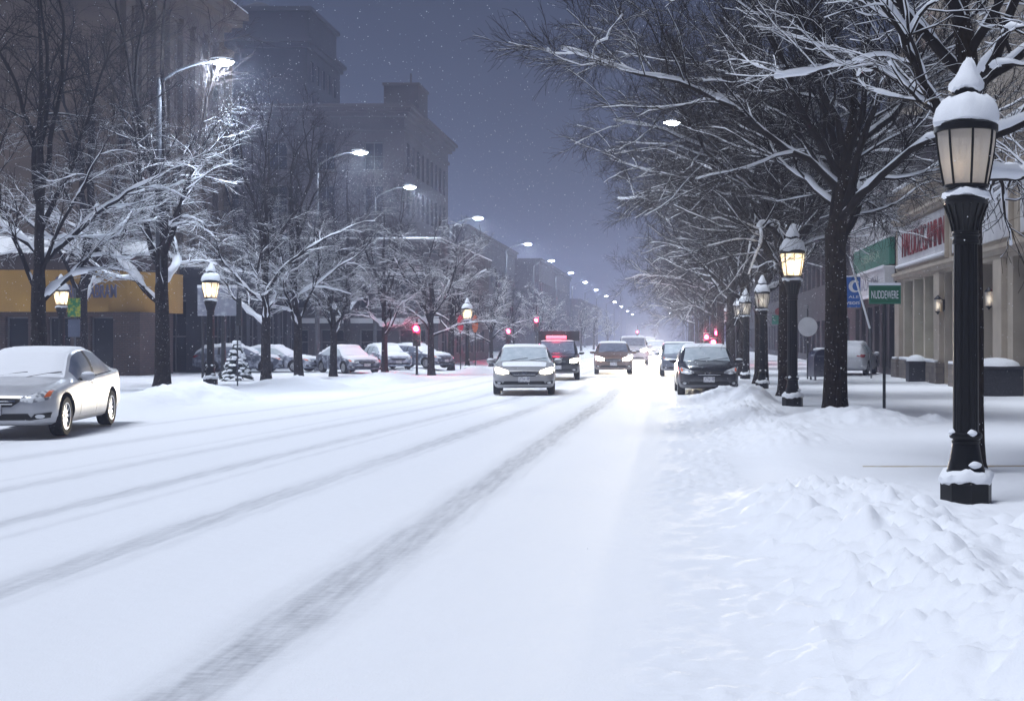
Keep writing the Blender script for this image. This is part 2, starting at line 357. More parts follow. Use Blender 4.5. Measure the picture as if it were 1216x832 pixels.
# ------------------------------------------------------------------ ground
TRACKS = [  # x at Y=6, x at Y=30, half width, strength
    (-2.26, -1.70, 0.17, 0.70), (-1.98, -1.42, 0.04, 0.20), (-4.50, -3.15, 0.15, 0.42), (-4.20, -2.90, 0.06, 0.18),
    (-6.30, -4.55, 0.12, 0.40), (-5.75, -4.2, 0.05, 0.20), (-7.9, -5.75, 0.12, 0.34), (-8.5, -6.35, 0.05, 0.16), (-10.3, -7.6, 0.16, 0.30), (-12.3, -9.2, 0.12, 0.22)]
def kerb_l(Y): return -11.0 - 0.0 * Y
def ground_z(X, Y):
    z = 0.02 * fbm(X * 0.35, Y * 0.12, 3, 3) + 0.012 * fbm(X * 2.2, Y * 0.7, 8, 3)
    # right pavement rise
    rp = sstep(1.0, 1.9, X - 0.15 * np.sin(Y * 0.7)); z = z + 0.15 * rp
    # left pavement rise (side street mouth before Y=29)
    lp = sstep(0.0, 1.2, -11.6 - X) * sstep(28.0, 31.0, Y); z = z + 0.12 * lp
    # ploughed bank beside the road, right
    gap = 1 - sstep(12.2, 13.6, Y) * (1 - sstep(17.0, 18.8, Y))
    cen = 1.55 + 0.2 * fbm(Y * 0.35, Y * 0 + 3.3, 5, 3)
    wd = 0.75
    bank = np.exp(-((X - cen) / wd) ** 2 * 1.4) * np.clip(0.13 + 0.12 * fbm(Y * 0.5, X * 0.6, 21, 3), 0.03, 1)
    lumps = clods(X * 3.0, Y * 2.6, 4) * 0.06 + clods(X * 6.5, Y * 6, 9) * 0.05 + clods(X * 13, Y * 12, 19) * 0.02
    env = np.exp(-((X - cen) / 0.95) ** 2 * 1.3)
    z = z + gap * (bank + env * lumps * (0.6 + 0.9 * vnoise(X * 0.9, Y * 0.8, 31)))
    # the big near heap of thrown snow
    near = (1 - sstep(10.2, 12.6, Y)) * (1 - 0.8 * np.exp(-((X - 2.9) / 0.9) ** 2 - ((Y - 11.3) / 1.3) ** 2)) * sstep(0.35, 1.15, X) * (1 - sstep(3.2, 5.5, X) * 0.75)
    z = z + near * (0.015 + 0.11 * fbm(X * 0.9, Y * 0.7, 41, 3) + clods(X * 2.0, Y * 1.8, 51) * 0.10 * sstep(0.3, 1.0, vnoise(X * 0.8 + 3, Y * 0.8, 61) + 0.35)
                + clods(X * 4.6, Y * 4.2, 71) * 0.04 * sstep(0.3, 0.6, vnoise(X*1.5, Y*1.3, 72)) + clods(X * 3.0 + 7, Y * 2.8, 75) * 0.055 * sstep(0.4, 0.7, vnoise(X*1.1, Y*1.0, 76)) + 0.045 * fbm(X * 4, Y * 3.6, 83, 5) + clods(X * 11, Y * 10, 81) * 0.016 * sstep(0.35, 0.65, vnoise(X*2.1, Y*1.9, 73)))
    ridge = np.exp(-((X - 1.1) / 0.40) ** 2 - ((Y - 11.9) / 1.5) ** 2) * 0.14
    z = z + ridge * (1 + 0.8 * fbm(X * 3, Y * 3, 91, 3))
    # crumbs at the road's edge
    crumbs = sstep(-0.35, 0.35, X) * (1 - sstep(0.6, 1.4, X)) * (Y < 30)
    z = z + crumbs * (clods(X * 7, Y * 6.5, 101) * 0.035 * sstep(0.45, 0.7, vnoise(X * 1.7, Y * 1.1, 103)) + 0.02 * fbm(X * 5, Y * 3, 107, 3))
    # windblown ripples on right pavement
    z = z + 0.02 * rp * sstep(2.2, 3.2, X) * fbm(X * 0.8, Y * 1.6, 111, 4)
    sl = slush(X, Y); z = z - 0.012 * sl
    return z
def slush(X, Y):
    t = np.zeros(np.broadcast(X, Y).shape)
    for i, (a, b, hw, s) in enumerate(TRACKS):
        k = (b - a) / 24.0
        c = a + k * (np.minimum(Y, 34) - 6) + k * 0.35 * np.clip(Y - 34, 0, 200) * 0.5 + 0.10 * (vnoise(Y * 0.09, Y * 0 + i, 7 + i) - 0.5)
        d = np.abs(X - c); wj = hw * (0.85 + 0.35 * vnoise(Y * 0.8, Y * 0 + i * 3.1, 17))
        t = np.maximum(t, s * (1 - sstep(wj * 0.85, wj * 1.12, d)) * (0.75 + 0.5 * vnoise(Y * 0.25, X * 0.3, 27 + i)))
        t = np.maximum(t, 0.35 * s * (1 - sstep(wj, wj * 2.6, d)))
    t = t + 0.10 * np.clip(fbm(X * 0.6, Y * 0.10, 133, 4) + 0.1, 0, 1) * (X < 0.4) * (X > -12)
    return np.clip(t, 0, 1)
Ys = np.concatenate([np.linspace(-4, 3.4, 12), np.exp(np.arange(math.log(3.5), math.log(30), 0.0065)), np.exp(np.arange(math.log(30), math.log(620), 0.016)), [620]])
Xr = np.concatenate([np.arange(-16, 0.4, 0.075)])
def sheet(name, xs, ys, m, kind='structure'):
    XX, YY = np.meshgrid(xs, ys); Z = ground_z(XX, YY)
    V = np.stack([XX, YY, Z], -1).reshape(-1, 3); nx, ny = len(xs), len(ys)
    i = np.arange((ny - 1) * nx).reshape(ny - 1, nx)[:, :-1].ravel()
    F = np.stack([i, i + 1, i + 1 + nx, i + nx], -1)
    me = np_mesh(name, V, F)
    at = me.attributes.new('slush', 'FLOAT', 'POINT'); at.data.foreach_set('value', slush(XX, YY).ravel().astype(np.float32))
    o = link(name, me, m, None, False); me.polygons.foreach_set('use_smooth', [True] * len(me.polygons))
    return tag(o, kind=kind)
xs_l = np.concatenate([np.linspace(-70, -24, 24), np.linspace(-23.2, -11.2, 60)])
xs_road = np.concatenate([[-11.2], np.arange(-11.15, -0.02, 0.06), np.arange(0, 0.83, 0.04)]); 
xs_r = np.concatenate([[xs_road[-1]], np.arange(0.84, 4.6, 0.038), np.linspace(4.7, 12, 40), np.linspace(13, 60, 16)])
tag(sheet('road', xs_road, Ys, M['road']), 'snow covered roadway with grey tyre tracks')
tag(sheet('pavement_left', xs_l, Ys, M['road']), 'snow covered left pavement and side street')
tag(sheet('pavement_right', xs_r, Ys, M['road']), 'lumpy ploughed snow over the right pavement')
tag(MB().add([(-600, -30, -0.3), (600, -30, -0.3), (600, 640, -0.3), (-600, 640, -0.3)], [(0, 1, 2, 3)]).build('ground', M['snow']), kind='structure')
b = MB()
for k in range(6): b.box((2.3 + k * 1.4, 14.78 + 0.03 * k, 0.02), (3.685 + k * 1.4, 14.88 + 0.03 * k, 0.156 + 0.003 * (k % 2)), 0.008)
tag(b.build('kerb', M['kerb']), kind='structure')

def gz(x, y): return float(ground_z(np.array([x], float), np.array([y], float))[0])

def heap(label, cx, cyy, rx, ry, h, seed, group='snow heaps along the kerbs', step=0.06, lump=1.0):
    xs = np.arange(-rx * 1.15, rx * 1.15, step); ys = np.arange(-ry * 1.15, ry * 1.15, step * 1.3)
    XX, YY = np.meshgrid(xs, ys); X, Y = XX + cx, YY + cyy
    rr = np.sqrt((XX / rx) ** 2 + (YY / ry) ** 2) + 0.5 * fbm(X * 0.9, Y * 0.9, seed, 4)
    prof = (1 - sstep(0.15, 1.05, rr))
    Z = ground_z(X, Y) - 0.05 + (h + 0.05) * prof + lump * prof ** 0.5 * (clods(X * 3.2, Y * 3, seed) * 0.06 + clods(X * 7, Y * 7, seed + 5) * 0.035 + 0.08 * fbm(X * 2, Y * 2, seed + 7, 4)) - 0.02 * (prof <= 0.001)
    nx, ny = len(xs), len(ys)
    i = np.arange((ny - 1) * nx).reshape(ny - 1, nx)[:, :-1].ravel()
    keep = (prof > 0.0).reshape(ny, nx)
    kq = (keep[:-1, :-1] | keep[1:, :-1] | keep[:-1, 1:] | keep[1:, 1:]).ravel()
    F = np.stack([i, i + 1, i + 1 + nx, i + nx], -1)[kq]
    used = np.unique(F); mp = np.full(nx * ny, -1); mp[used] = np.arange(len(used))
    V = np.stack([XX, YY, Z - gz(cx, cyy)], -1).reshape(-1, 3)[used]
    me = np_mesh('snow_heap', V, mp[F])
    o = link('snow_heap', me, M['snow']); me.polygons.foreach_set('use_smooth', [True] * len(me.polygons))
    o.location = (cx, cyy, gz(cx, cyy))
    return tag(o, label, 'snow heap', group)
heap('lumpy heap of shovelled snow around the large tree trunk on the right', 3.35, 22.6, 1.75, 2.2, 0.22, 301)
heap('broad snow heap at the foot of the lit lantern on the left', -12.7, 33.5, 1.9, 3.4, 0.30, 311, step=0.09)
heap('long low snow bank before the two slim trees on the left', -12.2, 42.5, 1.7, 4.2, 0.24, 321, step=0.11)
heap('snow bank piled in front of the snowed in parked sedan on the left', -10.9, 48, 1.9, 5.0, 0.30, 331, step=0.12)
heap('small rounded snow mound beneath the distant lantern on the left', -9.2, 61, 1.1, 2.6, 0.28, 341, step=0.14)
heap('small pile of snow beside the roadside green street sign', 4.9, 23.2, 0.42, 0.6, 0.10, 351, step=0.05)
heap('snow bank along the kerb beside the parked black hatchback', 2.05, 30.5, 0.65, 4.2, 0.22, 361, step=0.06)

# ------------------------------------------------------------------ buildings
def wall_faces(mb, o, u, W, H, ops, nrm, depth=0.25):
    """wall rectangle from o along u (unit), up z, with recessed openings (u0,z0,u1,z1); nrm points out"""
    o = Vector(o); u = Vector(u); n = Vector(nrm)
    us = sorted({0.0, W, *[a for q in ops for a in (q[0], q[2])]}); zs = sorted({0.0, H, *[a for q in ops for a in (q[1], q[3])]})
    P = lambda a, z, d=0.0: o + u * a + Vector((0, 0, z)) - n * d
    for i in range(len(us) - 1):
        for j in range(len(zs) - 1):
            a, c = (us[i] + us[i + 1]) / 2, (zs[j] + zs[j + 1]) / 2
            if any(q[0] < a < q[2] and q[1] < c < q[3] for q in ops): continue
            mb.add([P(us[i], zs[j]), P(us[i + 1], zs[j]), P(us[i + 1], zs[j + 1]), P(us[i], zs[j + 1])], [(0, 1, 2, 3)])
    for q in ops:
        a0, z0, a1, z1 = q
        for (p, r) in (((a0, z0), (a1, z0)), ((a1, z0), (a1, z1)), ((a1, z1), (a0, z1)), ((a0, z1), (a0, z0))):
            mb.add([P(*p), P(*r), P(*r, depth), P(*p, depth)], [(0, 1, 2, 3)])

def window_mesh(w, h, m_frame, m_glass, cols=2, rows=2):
    """centre-bottom origin, in local xz plane facing -Y; frame mesh and pane mesh"""
    t = min(0.07, w * 0.07); f = MB()
    f.box((-w / 2, -0.05, 0), (-w / 2 + t, 0.03, h)); f.box((w / 2 - t, -0.05, 0), (w / 2, 0.03, h))
    f.box((-w / 2 + t, -0.05, 0), (w / 2 - t, 0.03, t)); f.box((-w / 2 + t, -0.05, h - t), (w / 2 - t, 0.03, h))
    for k in range(1, cols): x = -w / 2 + w * k / cols; f.box((x - t * 0.35, -0.03, t), (x + t * 0.35, 0.02, h - t))
    for k in range(1, rows): z = h * k / rows; f.box((-w / 2 + t, -0.035, z - t * 0.35), (w / 2 - t, 0.015, z + t * 0.35))
    me = bpy.data.meshes.new('window'); me.from_pydata(f.v, [], f.f); me.materials.append(m_frame)
    g = MB().box((-w / 2 + t, 0.0, t), (w / 2 - t, 0.012, h - t)); mg = bpy.data.meshes.new('pane'); mg.from_pydata(g.v, [], g.f); mg.materials.append(m_glass)
    return me, mg
_wc = {}
def put_window(root, p, rz, w, h, mf, mg, cols=2, rows=2, panes=True):
    k = (round(w, 3), round(h, 3), mf.name, mg.name, cols, rows)
    if k not in _wc: _wc[k] = window_mesh(w, h, mf, mg, cols, rows)
    o = bpy.data.objects.new('window', _wc[k][0]); COL.objects.link(o); o.parent = root; o.location = p; o.rotation_euler = (0, 0, rz)
    g = bpy.data.objects.new('pane', _wc[k][1]); COL.objects.link(g); g.parent = o
    return o

def building(name, label, x0, x1, y0, y1, H, m_wall, front=(), side=(), street='+X', cornice=None, z0=-0.2, mf=None, mg=None, depth=0.3, rows=2, cols=2, snow=True, roofm=None):
    """front: openings on the face towards the camera (u from x0), side: openings on the face to the street (u from y0)"""
    mf = mf or M['frame']; mg = mg or M['darkglass']
    cx, cyy = (x0 + x1) / 2, (y0 + y1) / 2
    t = thing(name, label, 'building', (cx, cyy, z0)); lx0, lx1, ly0, ly1 = x0 - cx, x1 - cx, y0 - cyy, y1 - cyy
    mb = MB(); Wx, Wy = x1 - x0, y1 - y0
    wall_faces(mb, (lx0, ly0, 0), (1, 0, 0), Wx, H, front, (0, -1, 0), depth)
    xs = lx1 if street == '+X' else lx0; nx = 1 if street == '+X' else -1; xo = lx0 if street == '+X' else lx1
    wall_faces(mb, (xs, ly0, 0), (0, 1, 0), Wy, H, side, (nx, 0, 0), depth)
    wall_faces(mb, (xo, ly0, 0), (0, 1, 0), Wy, H, [], (-nx, 0, 0)); wall_faces(mb, (lx0, ly1, 0), (1, 0, 0), Wx, H, [], (0, 1, 0))
    mb.build('wall', m_wall, t)
    MB().box((lx0 + 0.02, ly0 + 0.02, H - 0.35), (lx1 - 0.02, ly1 - 0.02, H - 0.05)).build('roof', roofm or M['snow'], t)
    for q in front:
        put_window(t, ((q[0] + q[2]) / 2 + lx0, ly0 + depth - 0.04, q[1]), 0, q[2] - q[0], q[3] - q[1], mf, mg, cols, rows)
    for q in side:
        put_window(t, (xs - nx * (depth - 0.04), (q[0] + q[2]) / 2 + ly0, q[1]), R(90) if nx > 0 else R(-90), q[2] - q[0], q[3] - q[1], mf, mg, cols, rows)
    if cornice:
        mb = MB()
        for (dz0, dz1, pr) in cornice:
            mb.box((lx0 - pr, ly0 - pr, H + dz0), (lx1 + pr, ly1 + pr, H + dz1))
        mb.build('cornice', m_wall if roofm is None else roofm, t)
        pr = cornice[-1][2]; top = H + cornice[-1][1]
        if snow: MB().box((lx0 - pr + 0.02, ly0 - pr + 0.02, top), (lx1 + pr - 0.02, ly1 + pr - 0.02, top + 0.12), 0.05).build('snow_cap', M['snow'], t)
    return t
CORN = ((-1.6, -1.35, 0.15), (-0.5, -0.2, 0.35), (-0.2, 0.15, 0.6), (0.15, 0.4, 0.8))

# left: tall tan stone building over the gold shop
sideA = []
for k in range(8):
    a = 1.1 + k * 1.62
    sideA += [(a, 12.9, a + 0.75, 16.8), (a, 9.4, a + 0.75, 12.0), (a, 5.4, a + 0.75, 8.5)]
A = building('stone_office_building', 'tall tan stone building with pilasters and heavy cornice at far left', -46, -24, 55, 68.5, 19.2, M['stone_tan'], [(2 + 3.4 * k, z, 3.2 + 3.4 * k, z + 2.2) for k in range(5) for z in (9.2, 13.6)], sideA,
             cornice=((-1.9, -1.6, 0.12), (-0.7, -0.35, 0.3), (-0.35, 0.1, 0.75), (0.1, 0.45, 1.0)), mf=M['stone_brown'], depth=0.35)
p = MB()
for k in range(9):
    y = -6.75 + 0.68 + k * 1.62 - 0.25; p.box((11.002, y, 3.8), (11.28, y + 0.55, 17.2)); p.box((11.002, y - 0.07, 17.2), (11.36, y + 0.62, 17.5)); p.box((11.002, y - 0.07, 3.4), (11.36, y + 0.62, 3.8))
p.build('pilasters', M['stone_tan'], A)
# dark tower behind
sideB = [(1.2 + 2.1 * k, z, 2.3 + 2.1 * k, z + 2.0) for k in range(5) for z in (24.2, 27.6, 20.8)]
Bt = building('dark_tower', 'dark high tower standing behind the other left buildings', -52, -35.6, 125, 137.5, 31, M['stone_dark'], [], sideB, cornice=((-0.4, 0.1, 0.3), (0.1, 0.5, 0.6)), snow=False)
bx = MB(); bx.box((-6.6, -5.0, 31.5), (8.0, 5.6, 34.6)); bx.box((-6.9, -5.3, 34.6), (8.3, 5.9, 35.0)); bx.build('penthouse', M['stone_dark'], Bt)
bx = MB(); bx.lathe([(1.9, 0), (1.9, 0.7), (1.5, 1.2), (0.7, 1.6), (0.1, 1.7)], 16, (1.5, 0, 35.0)); bx.build('roof_dome', M['stone_dark'], Bt)
Bl = building('dark_wing', 'lower dark wing with roof vents left of the tower', -64, -52.3, 126, 140, 31.3, M['stone_dark'], [], [], snow=False, cornice=((-0.3, 0.2, 0.2),))
bx = MB(); bx.box((1.6, -5, 31.5), (4.9, -2, 32.6)); bx.lathe([(0.5, 0), (0.5, 1.2), (0.35, 2.2), (0.1, 2.6)], 10, (3.6, -3.5, 32.6)); bx.build('roof_vent', M['stone_dark'], Bl)
# grey office building with long cornice
sideC = [(1.0 + 2.05 * k, z, 2.1 + 2.05 * k, z + 2.3) for k in range(9) for z in (4.6, 8.2, 11.8, 15.2)]
frontC = [(x, z, x + 1.5, z + 2.2) for x in (3.5, 7.3, 11.1, 14.9, 18.7, 22.5) for z in (4.6, 8.2, 11.8, 15.2)]
Cb = building('grey_office_building', 'grey stone office block with rooftop box and cornice in the haze', -46.5, -20.8, 100, 120, 19.9, M['stone_grey'], frontC, sideC, cornice=CORN, snow=False, depth=0.4)
MB().box((10.0, -4.5, 20.3), (12.9, -0.5, 23.0)).box((12.0, -3.5, 23.0), (12.12, -3.38, 24.2)).box((9.9, -4.6, 23.0), (13.0, -0.4, 23.2)).build('rooftop_box', M['stone_grey'], Cb)
# gold fascia shop
sx0, sx1, sy = -38.0, -21.7, 52.0
G = thing('corner_shop', 'low brick shop with mustard yellow fascia on the left', 'building', ((sx0 + sx1) / 2, sy, 0))
hw = (sx1 - sx0) / 2
mb = MB(); dk = []
for k in range(6): dk.append((2 * hw - 1.1 - k * 1.75 - 0.95, 0.35, 2 * hw - 1.1 - k * 1.75, 2.55))
wall_faces(mb, (-hw, 0, 0), (1, 0, 0), 2 * hw, 2.75, dk, (0, -1, 0), 0.3); wall_faces(mb, (hw, 0, 0), (0, 1, 0), 3.5, 2.75, [], (1, 0, 0)); wall_faces(mb, (-hw, 3.5, 0), (1, 0, 0), 2 * hw, 2.75, [], (0, 1, 0))
mb.build('wall', M['brickred'], G)
for q in dk: put_window(G, ((q[0] + q[2]) / 2 - hw, 0.26, q[1]), 0, q[2] - q[0], q[3] - q[1], M['frame'], M['darkglass'], 1, 1)
# fascia with rounded street corner
def ring(xo, yo, rad, z0, z1, inset=0.0):
    pts = [(-hw, -0.5)]
    for k in range(9):
        a = -PI / 2 + PI / 2 * k / 8; pts.append((hw - rad + (rad + xo) * math.cos(a), rad - 0.5 + (rad + yo) * math.sin(a)))
    pts += [(hw + xo, 3.6), (-hw, 3.6)]; n = len(pts)
    return MB().add([(x, y, z0) for x, y in pts] + [(x - inset * (1 if x > 0 else 0), y + (inset if y < 5 else 0), z1) for x, y in pts],
                    [(i, (i + 1) % n, n + (i + 1) % n, n + i) for i in range(n)] + [tuple(range(n))[::-1], tuple(range(n, 2 * n))])
ring(0.4, 0.0, 3.5, 2.75, 4.45).build('fascia', M['gold'], G)
ring(0.25, -0.1, 3.5, 4.45, 5.15).build('parapet', M['stone_brown'], G)
ring(0.30, 0.05, 3.5, 5.15, 5.95, 1.6).build('roof_snow', M['snow'], G)
e = MB(); e.lathe([(0.02, -0.02), (0.30, -0.02), (0.30, 0.05), (0.02, 0.05)], 24)
em = e.build('emblem', M['emblem'], G); em.rotation_euler = (R(90), 0, 0); em.scale = (0.75, 1.9, 1); em.location = (hw - 3.05, -0.56, 3.62)
letters('lettering', 'RUBDABRAM', 2.0, 0.55, M['emblem'], G, (hw - 1.70, -0.60, 3.58), '-Y', 0.03, 0.02)
building('dark_storefront', 'dark columned storefront between the mustard shop and low grey building', -27, -20.7, 57, 71, 5.0, M['stone_dark'], [(1.0 + 1.6 * k, 0.3, 2.1 + 1.6 * k, 3.6) for k in range(3)], [(0.8 + 1.65 * k, 0.3, 1.9 + 1.65 * k, 3.6) for k in range(8)], cornice=((-0.4, 0.05, 0.15),), depth=0.3)
# low grey building behind the parked cars
fr = [(1.2 + 2.3 * k, z, 2.8 + 2.3 * k, z + 1.5) for k in range(8) for z in (0.9, 3.6)]
D = building('low_grey_building', 'long low grey building behind the snowed in parked cars', -33, -13.4, 74, 95, 7.4, M['brickgrey'], fr, [(1.2 + 2.6 * k, z, 2.8 + 2.6 * k, z + 1.5) for k in range(7) for z in (0.9, 3.6)], cornice=((-0.3, 0.1, 0.15), (0.1, 0.25, 0.25)), depth=0.2)
st = MB(); st.box((-9.9, -10.75, 2.75), (9.9, -10.505, 3.05)); st.box((-9.9, -10.7, 5.55), (9.9, -10.505, 5.75)); st.build('ledge', M['panel'], D)
for (nm, lb, x0, x1, y0, y1, H, mm) in (
        ('hazy_block', 'hazy flat roofed block past the grey office building', -44, -20.5, 128, 170, 13, 'stone_grey'),
        ('hazy_block', 'faint long block fading into snowfall on the left', -46, -18.5, 182, 240, 13, 'stone_grey'),
        ('hazy_block', 'faintest far block on the left near the vanishing point', -46, -18, 255, 330, 9.5, 'stone_grey')):
    sdw = [(2 + 3.4 * k, z, 3.6 + 3.4 * k, z + 2.2) for k in range(int((y1 - y0) / 3.4) - 1) for z in (4, 8)][:90]
    building(nm, lb, x0, x1, y0, y1, H, M[mm], [(1.5 + 3.2 * k, z, 3 + 3.2 * k, z + 2) for k in range(6) for z in (4, 8)] if H > 10 else [], sdw if H > 10 else [], cornice=((-0.3, 0.2, 0.3), (0.2, 0.4, 0.5)), snow=False)

# right: cream stone shop row. facade at X = 9.2 facing the street
FX = 9.2
shop_y0, shop_y1 = 24.0, 50.5
Sh = thing('stone_shop_building', 'cream stone shop building with red lettering sign on the right', 'building', (FX, shop_y0, 0.1))
Ln = shop_y1 - shop_y0
ops = [(0.6, 0.05, 4.6, 3.75), (5.6, 0.05, 9.6, 3.75), (11.6, 0.05, 13.4, 3.75), (13.9, 0.6, 15.3, 3.75), (16.1, 0.05, 17.8, 3.75), (19.0, 0.75, 24.9, 3.75)]
mb = MB(); wall_faces(mb, (0, 0, 0), (0, 1, 0), Ln, 6.9, ops, (-1, 0, 0), 0.55)
wall_faces(mb, (0, 0, 0), (1, 0, 0), 16, 6.9, [], (0, -1, 0)); wall_faces(mb, (0, Ln, 0), (1, 0, 0), 16, 6.9, [], (0, 1, 0))
mb.build('wall', M['stone_cream'], Sh)
for q in ops:
    if q[0] > 18:
        n = 3; ww = (q[2] - q[0]) / n
        for k in range(n):
            a = q[0] + ww * (k + 0.5); put_window(Sh, (0.40, a, q[1]), R(-90), ww - 0.12, q[3] - q[1], M['creamframe'], M['greenglass'], 1, 1)
            MB().box((-0.04, a - ww / 2 - 0.12, q[1]), (0.5, a - ww / 2 + 0.12, q[3])).build('mullion', M['stone_cream'], Sh)
    else:
        o = put_window(Sh, (0.50, (q[0] + q[2]) / 2, q[1]), R(-90), q[2] - q[0], q[3] - q[1], M['frame'], M['darkglass'], 2 if q[2] - q[0] > 3 else 1, 1)
pr = MB()
for a in (0.3, 5.1, 10.6, 13.65, 15.7, 18.4, 25.7):
    wv = 0.28 if a in (13.65, 15.7) else 0.45
    MB().box((-0.16, a - wv, 0.75), (-0.002, a + wv, 3.72)).build('pier', M['stone_cream'], Sh)
pb = MB()
for a in (0.3, 5.1, 10.6, 13.65, 15.7, 18.4, 25.7): MB().box((-0.30, a - 0.55 if a not in (13.65, 15.7) else a - 0.34, 0), (-0.003, a + (0.55 if a not in (13.65, 15.7) else 0.34), 0.75), 0.02).build('stone_plinth', M['stone_base'], Sh)
MB().box((-0.22, 19.0, 0), (0.1, 24.9, 0.74)).build('stone_plinth', M['stone_base'], Sh)
ps = MB()
for a in (0.3, 5.1, 10.6, 13.65, 15.7, 18.4, 25.7): MB().box((-0.30, a - 0.34, 0.75), (-0.165, a + 0.34, 0.84), 0.04).build('ledge_snow', M['snow'], Sh)
MB().box((-0.24, 19.0, 0.745), (-0.03, 24.9, 0.86), 0.05).build('ledge_snow', M['snow'], Sh)
cn = MB()
for (z0, z1, pj) in ((3.85, 4.0, 0.14), (4.0, 4.12, 0.22), (5.95, 6.1, 0.16), (6.1, 6.22, 0.26), (6.85, 7.0, 0.22), (7.0, 7.16, 0.40)): cn.box((-pj, -0.02, z0), (-0.004, Ln + 0.02, z1))
cn.box((-0.1, -0.05, 6.9), (16, Ln, 7.02)); cn.build('cornice', M['stone_cream'], Sh)
MB().box((-0.42, -0.03, 7.16), (15.9, Ln, 7.34), 0.07).build('roof_snow', M['snow'], Sh)
for (a0, a1) in ((17.3, 25.9), (9.6, 16.4), (0.6, 8.6)):
    f = MB().box((-0.09, a0, 4.28), (-0.003, a1, 5.86), 0.02).build('sign_panel', M['panel'], Sh)
    MB().box((-0.13, a0 - 0.12, 4.2), (-0.005, a0 - 0.002, 5.94)).build('sign_frame', M['stone_cream'], f); MB().box((-0.13, a1 + 0.002, 4.2), (-0.005, a1 + 0.12, 5.94)).build('sign_frame', M['stone_cream'], f)
lt = letters('lettering', 'HALUDZGAMNN', 7.4, 0.92, M['redsign'], Sh, (-0.13, 21.0, 5.12), '-X', 0.02, -0.012)
letters('faint_lettering', 'JL', 0.9, 0.6, M['letterdark'], Sh, (-0.094, 2.4, 5.0), '-X', 0.003)
MB().box((-0.20, 17.35, 4.30), (-0.095, 25.85, 4.42), 0.04).build('ledge_snow', M['snow'], Sh)
def sconce(a, lb):
    t = thing('wall_lantern', lb, 'wall lamp', (FX - 0.005, shop_y0 + a, 2.75), 0, 'wall lanterns on the shop front')
    m = MB(); m.box((-0.05, -0.06, -0.2), (0, 0.06, 0.2), 0.01); m.tube([(-0.03, 0, 0.15), (-0.12, 0, 0.24), (-0.2, 0, 0.2)], 0.015, 8); m.lathe([(0.02, 0.34), (0.05, 0.3), (0.13, 0.22), (0.13, 0.2), (0.02, 0.2)], 8, (-0.22, 0, 0)); m.lathe([(0.09, -0.22), (0.09, -0.19), (0.03, -0.27), (0.01, -0.3)], 8, (-0.22, 0, 0)); m.build('bracket', M['iron'], t)
    MB().lathe([(0.085, -0.2), (0.125, 0.2)], 8, (-0.22, 0, 0)).build('glass', M['lglass'], t)
    MB().ellipsoid((-0.22, 0, 0), (0.05, 0.05, 0.11)).build('bulb', M['bulbfar'], t)
    l = bpy.data.lights.new('lamp_light', 'POINT'); l.energy = 5; l.color = (1, 0.8, 0.5); l.shadow_soft_size = 0.06; lo = bpy.data.objects.new('lamp_light', l); COL.objects.link(lo); lo.parent = t; lo.location = (-0.22, 0, 0.0)
sconce(18.4 - 0.55, 'small wall lantern glowing beside the green shop windows'); sconce(11.2, 'small wall lantern glowing on the pier right of the black lamp post')
# taller ribbed stone building rising behind the shop
Rb = building('tall_ribbed_building', 'taller pale ribbed stone building rising above the cream shop', 11.5, 30, 44, 66, 15.5, M['stone_cream'], [], [(1.2 + 1.7 * k, z, 2.1 + 1.7 * k, z + 2.6) for k in range(12) for z in (7.6, 11.4)], street='-X', cornice=((-0.5, -0.2, 0.2), (-0.2, 0.2, 0.5)), depth=0.35)
# green sign shop
Gs = thing('green_sign_shop', 'blue grey shop with green sign board beyond the cream shop', 'building', (FX + 0.1, 50.6, 0.1))
mb = MB(); og = [(0.8 + 1.9 * k, 0.3, 2.2 + 1.9 * k, 3.0) for k in range(6)] + [(1 + 2.4 * k, 6.4, 2.2 + 2.4 * k, 8.8) for k in range(5)]
wall_faces(mb, (0, 0, 0), (0, 1, 0), 13, 10.5, og, (-1, 0, 0), 0.3); wall_faces(mb, (0, 0, 0), (1, 0, 0), 14, 10.5, [], (0, -1, 0)); mb.build('wall', M['stone_grey'], Gs)
MB().box((0.02, 0.02, 10.3), (14, 13, 10.5)).build('roof', M['snow'], Gs)
rbm = MB()
for k in range(18): rbm.box((-0.10, 0.3 + k * 0.72, 5.75), (-0.003, 0.5 + k * 0.72, 10.2))
rbm.build('ribs', M['panel'], Gs)
for q in og: put_window(Gs, (0.25, (q[0] + q[2]) / 2, q[1]), R(-90), q[2] - q[0], q[3] - q[1], M['frame'], M['darkglass'], 1, 1)
gb = MB().box((-0.35, 0.25, 4.55), (-0.12, 10.0, 5.65), 0.02).build('sign_board', M['greensign'], Gs)
letters('lettering', 'LIBARA', 5.0, 0.35, M['greenglass'], Gs, (-0.352, 5.0, 5.1), '-X', 0.004)
MB().box((-0.36, 0.25, 5.65), (-0.1, 10, 5.75), 0.04).build('ledge_snow', M['snow'], Gs)
wb = MB().box((-0.55, 0.25, 3.35), (-0.12, 10.0, 4.5), 0.03); wb.build('sign_box', M['panel'], Gs)
MB().box((-0.60, 0.2, 3.30), (-0.56, 10.05, 3.42)).build('sign_frame', M['white'], Gs); MB().box((-0.60, 0.2, 4.4), (-0.56, 10.05, 4.52)).build('sign_frame', M['white'], Gs)
letters('lettering', 'AMUALA ON', 6.8, 0.5, M['signgrey'], Gs, (-0.556, 5.2, 3.9), '-X', 0.006, 0.01)
building('dark_shop_row', 'dark shop row behind the right hand trees', 9.8, 30, 64, 100, 9.5, M['brickgrey'], [], [(1.2 + 2.6 * k, z, 3.0 + 2.6 * k, z + 2.2) for k in range(13) for z in (0.8, 5.2)], street='-X', cornice=((-0.3, 0.1, 0.2), (0.1, 0.3, 0.3)))
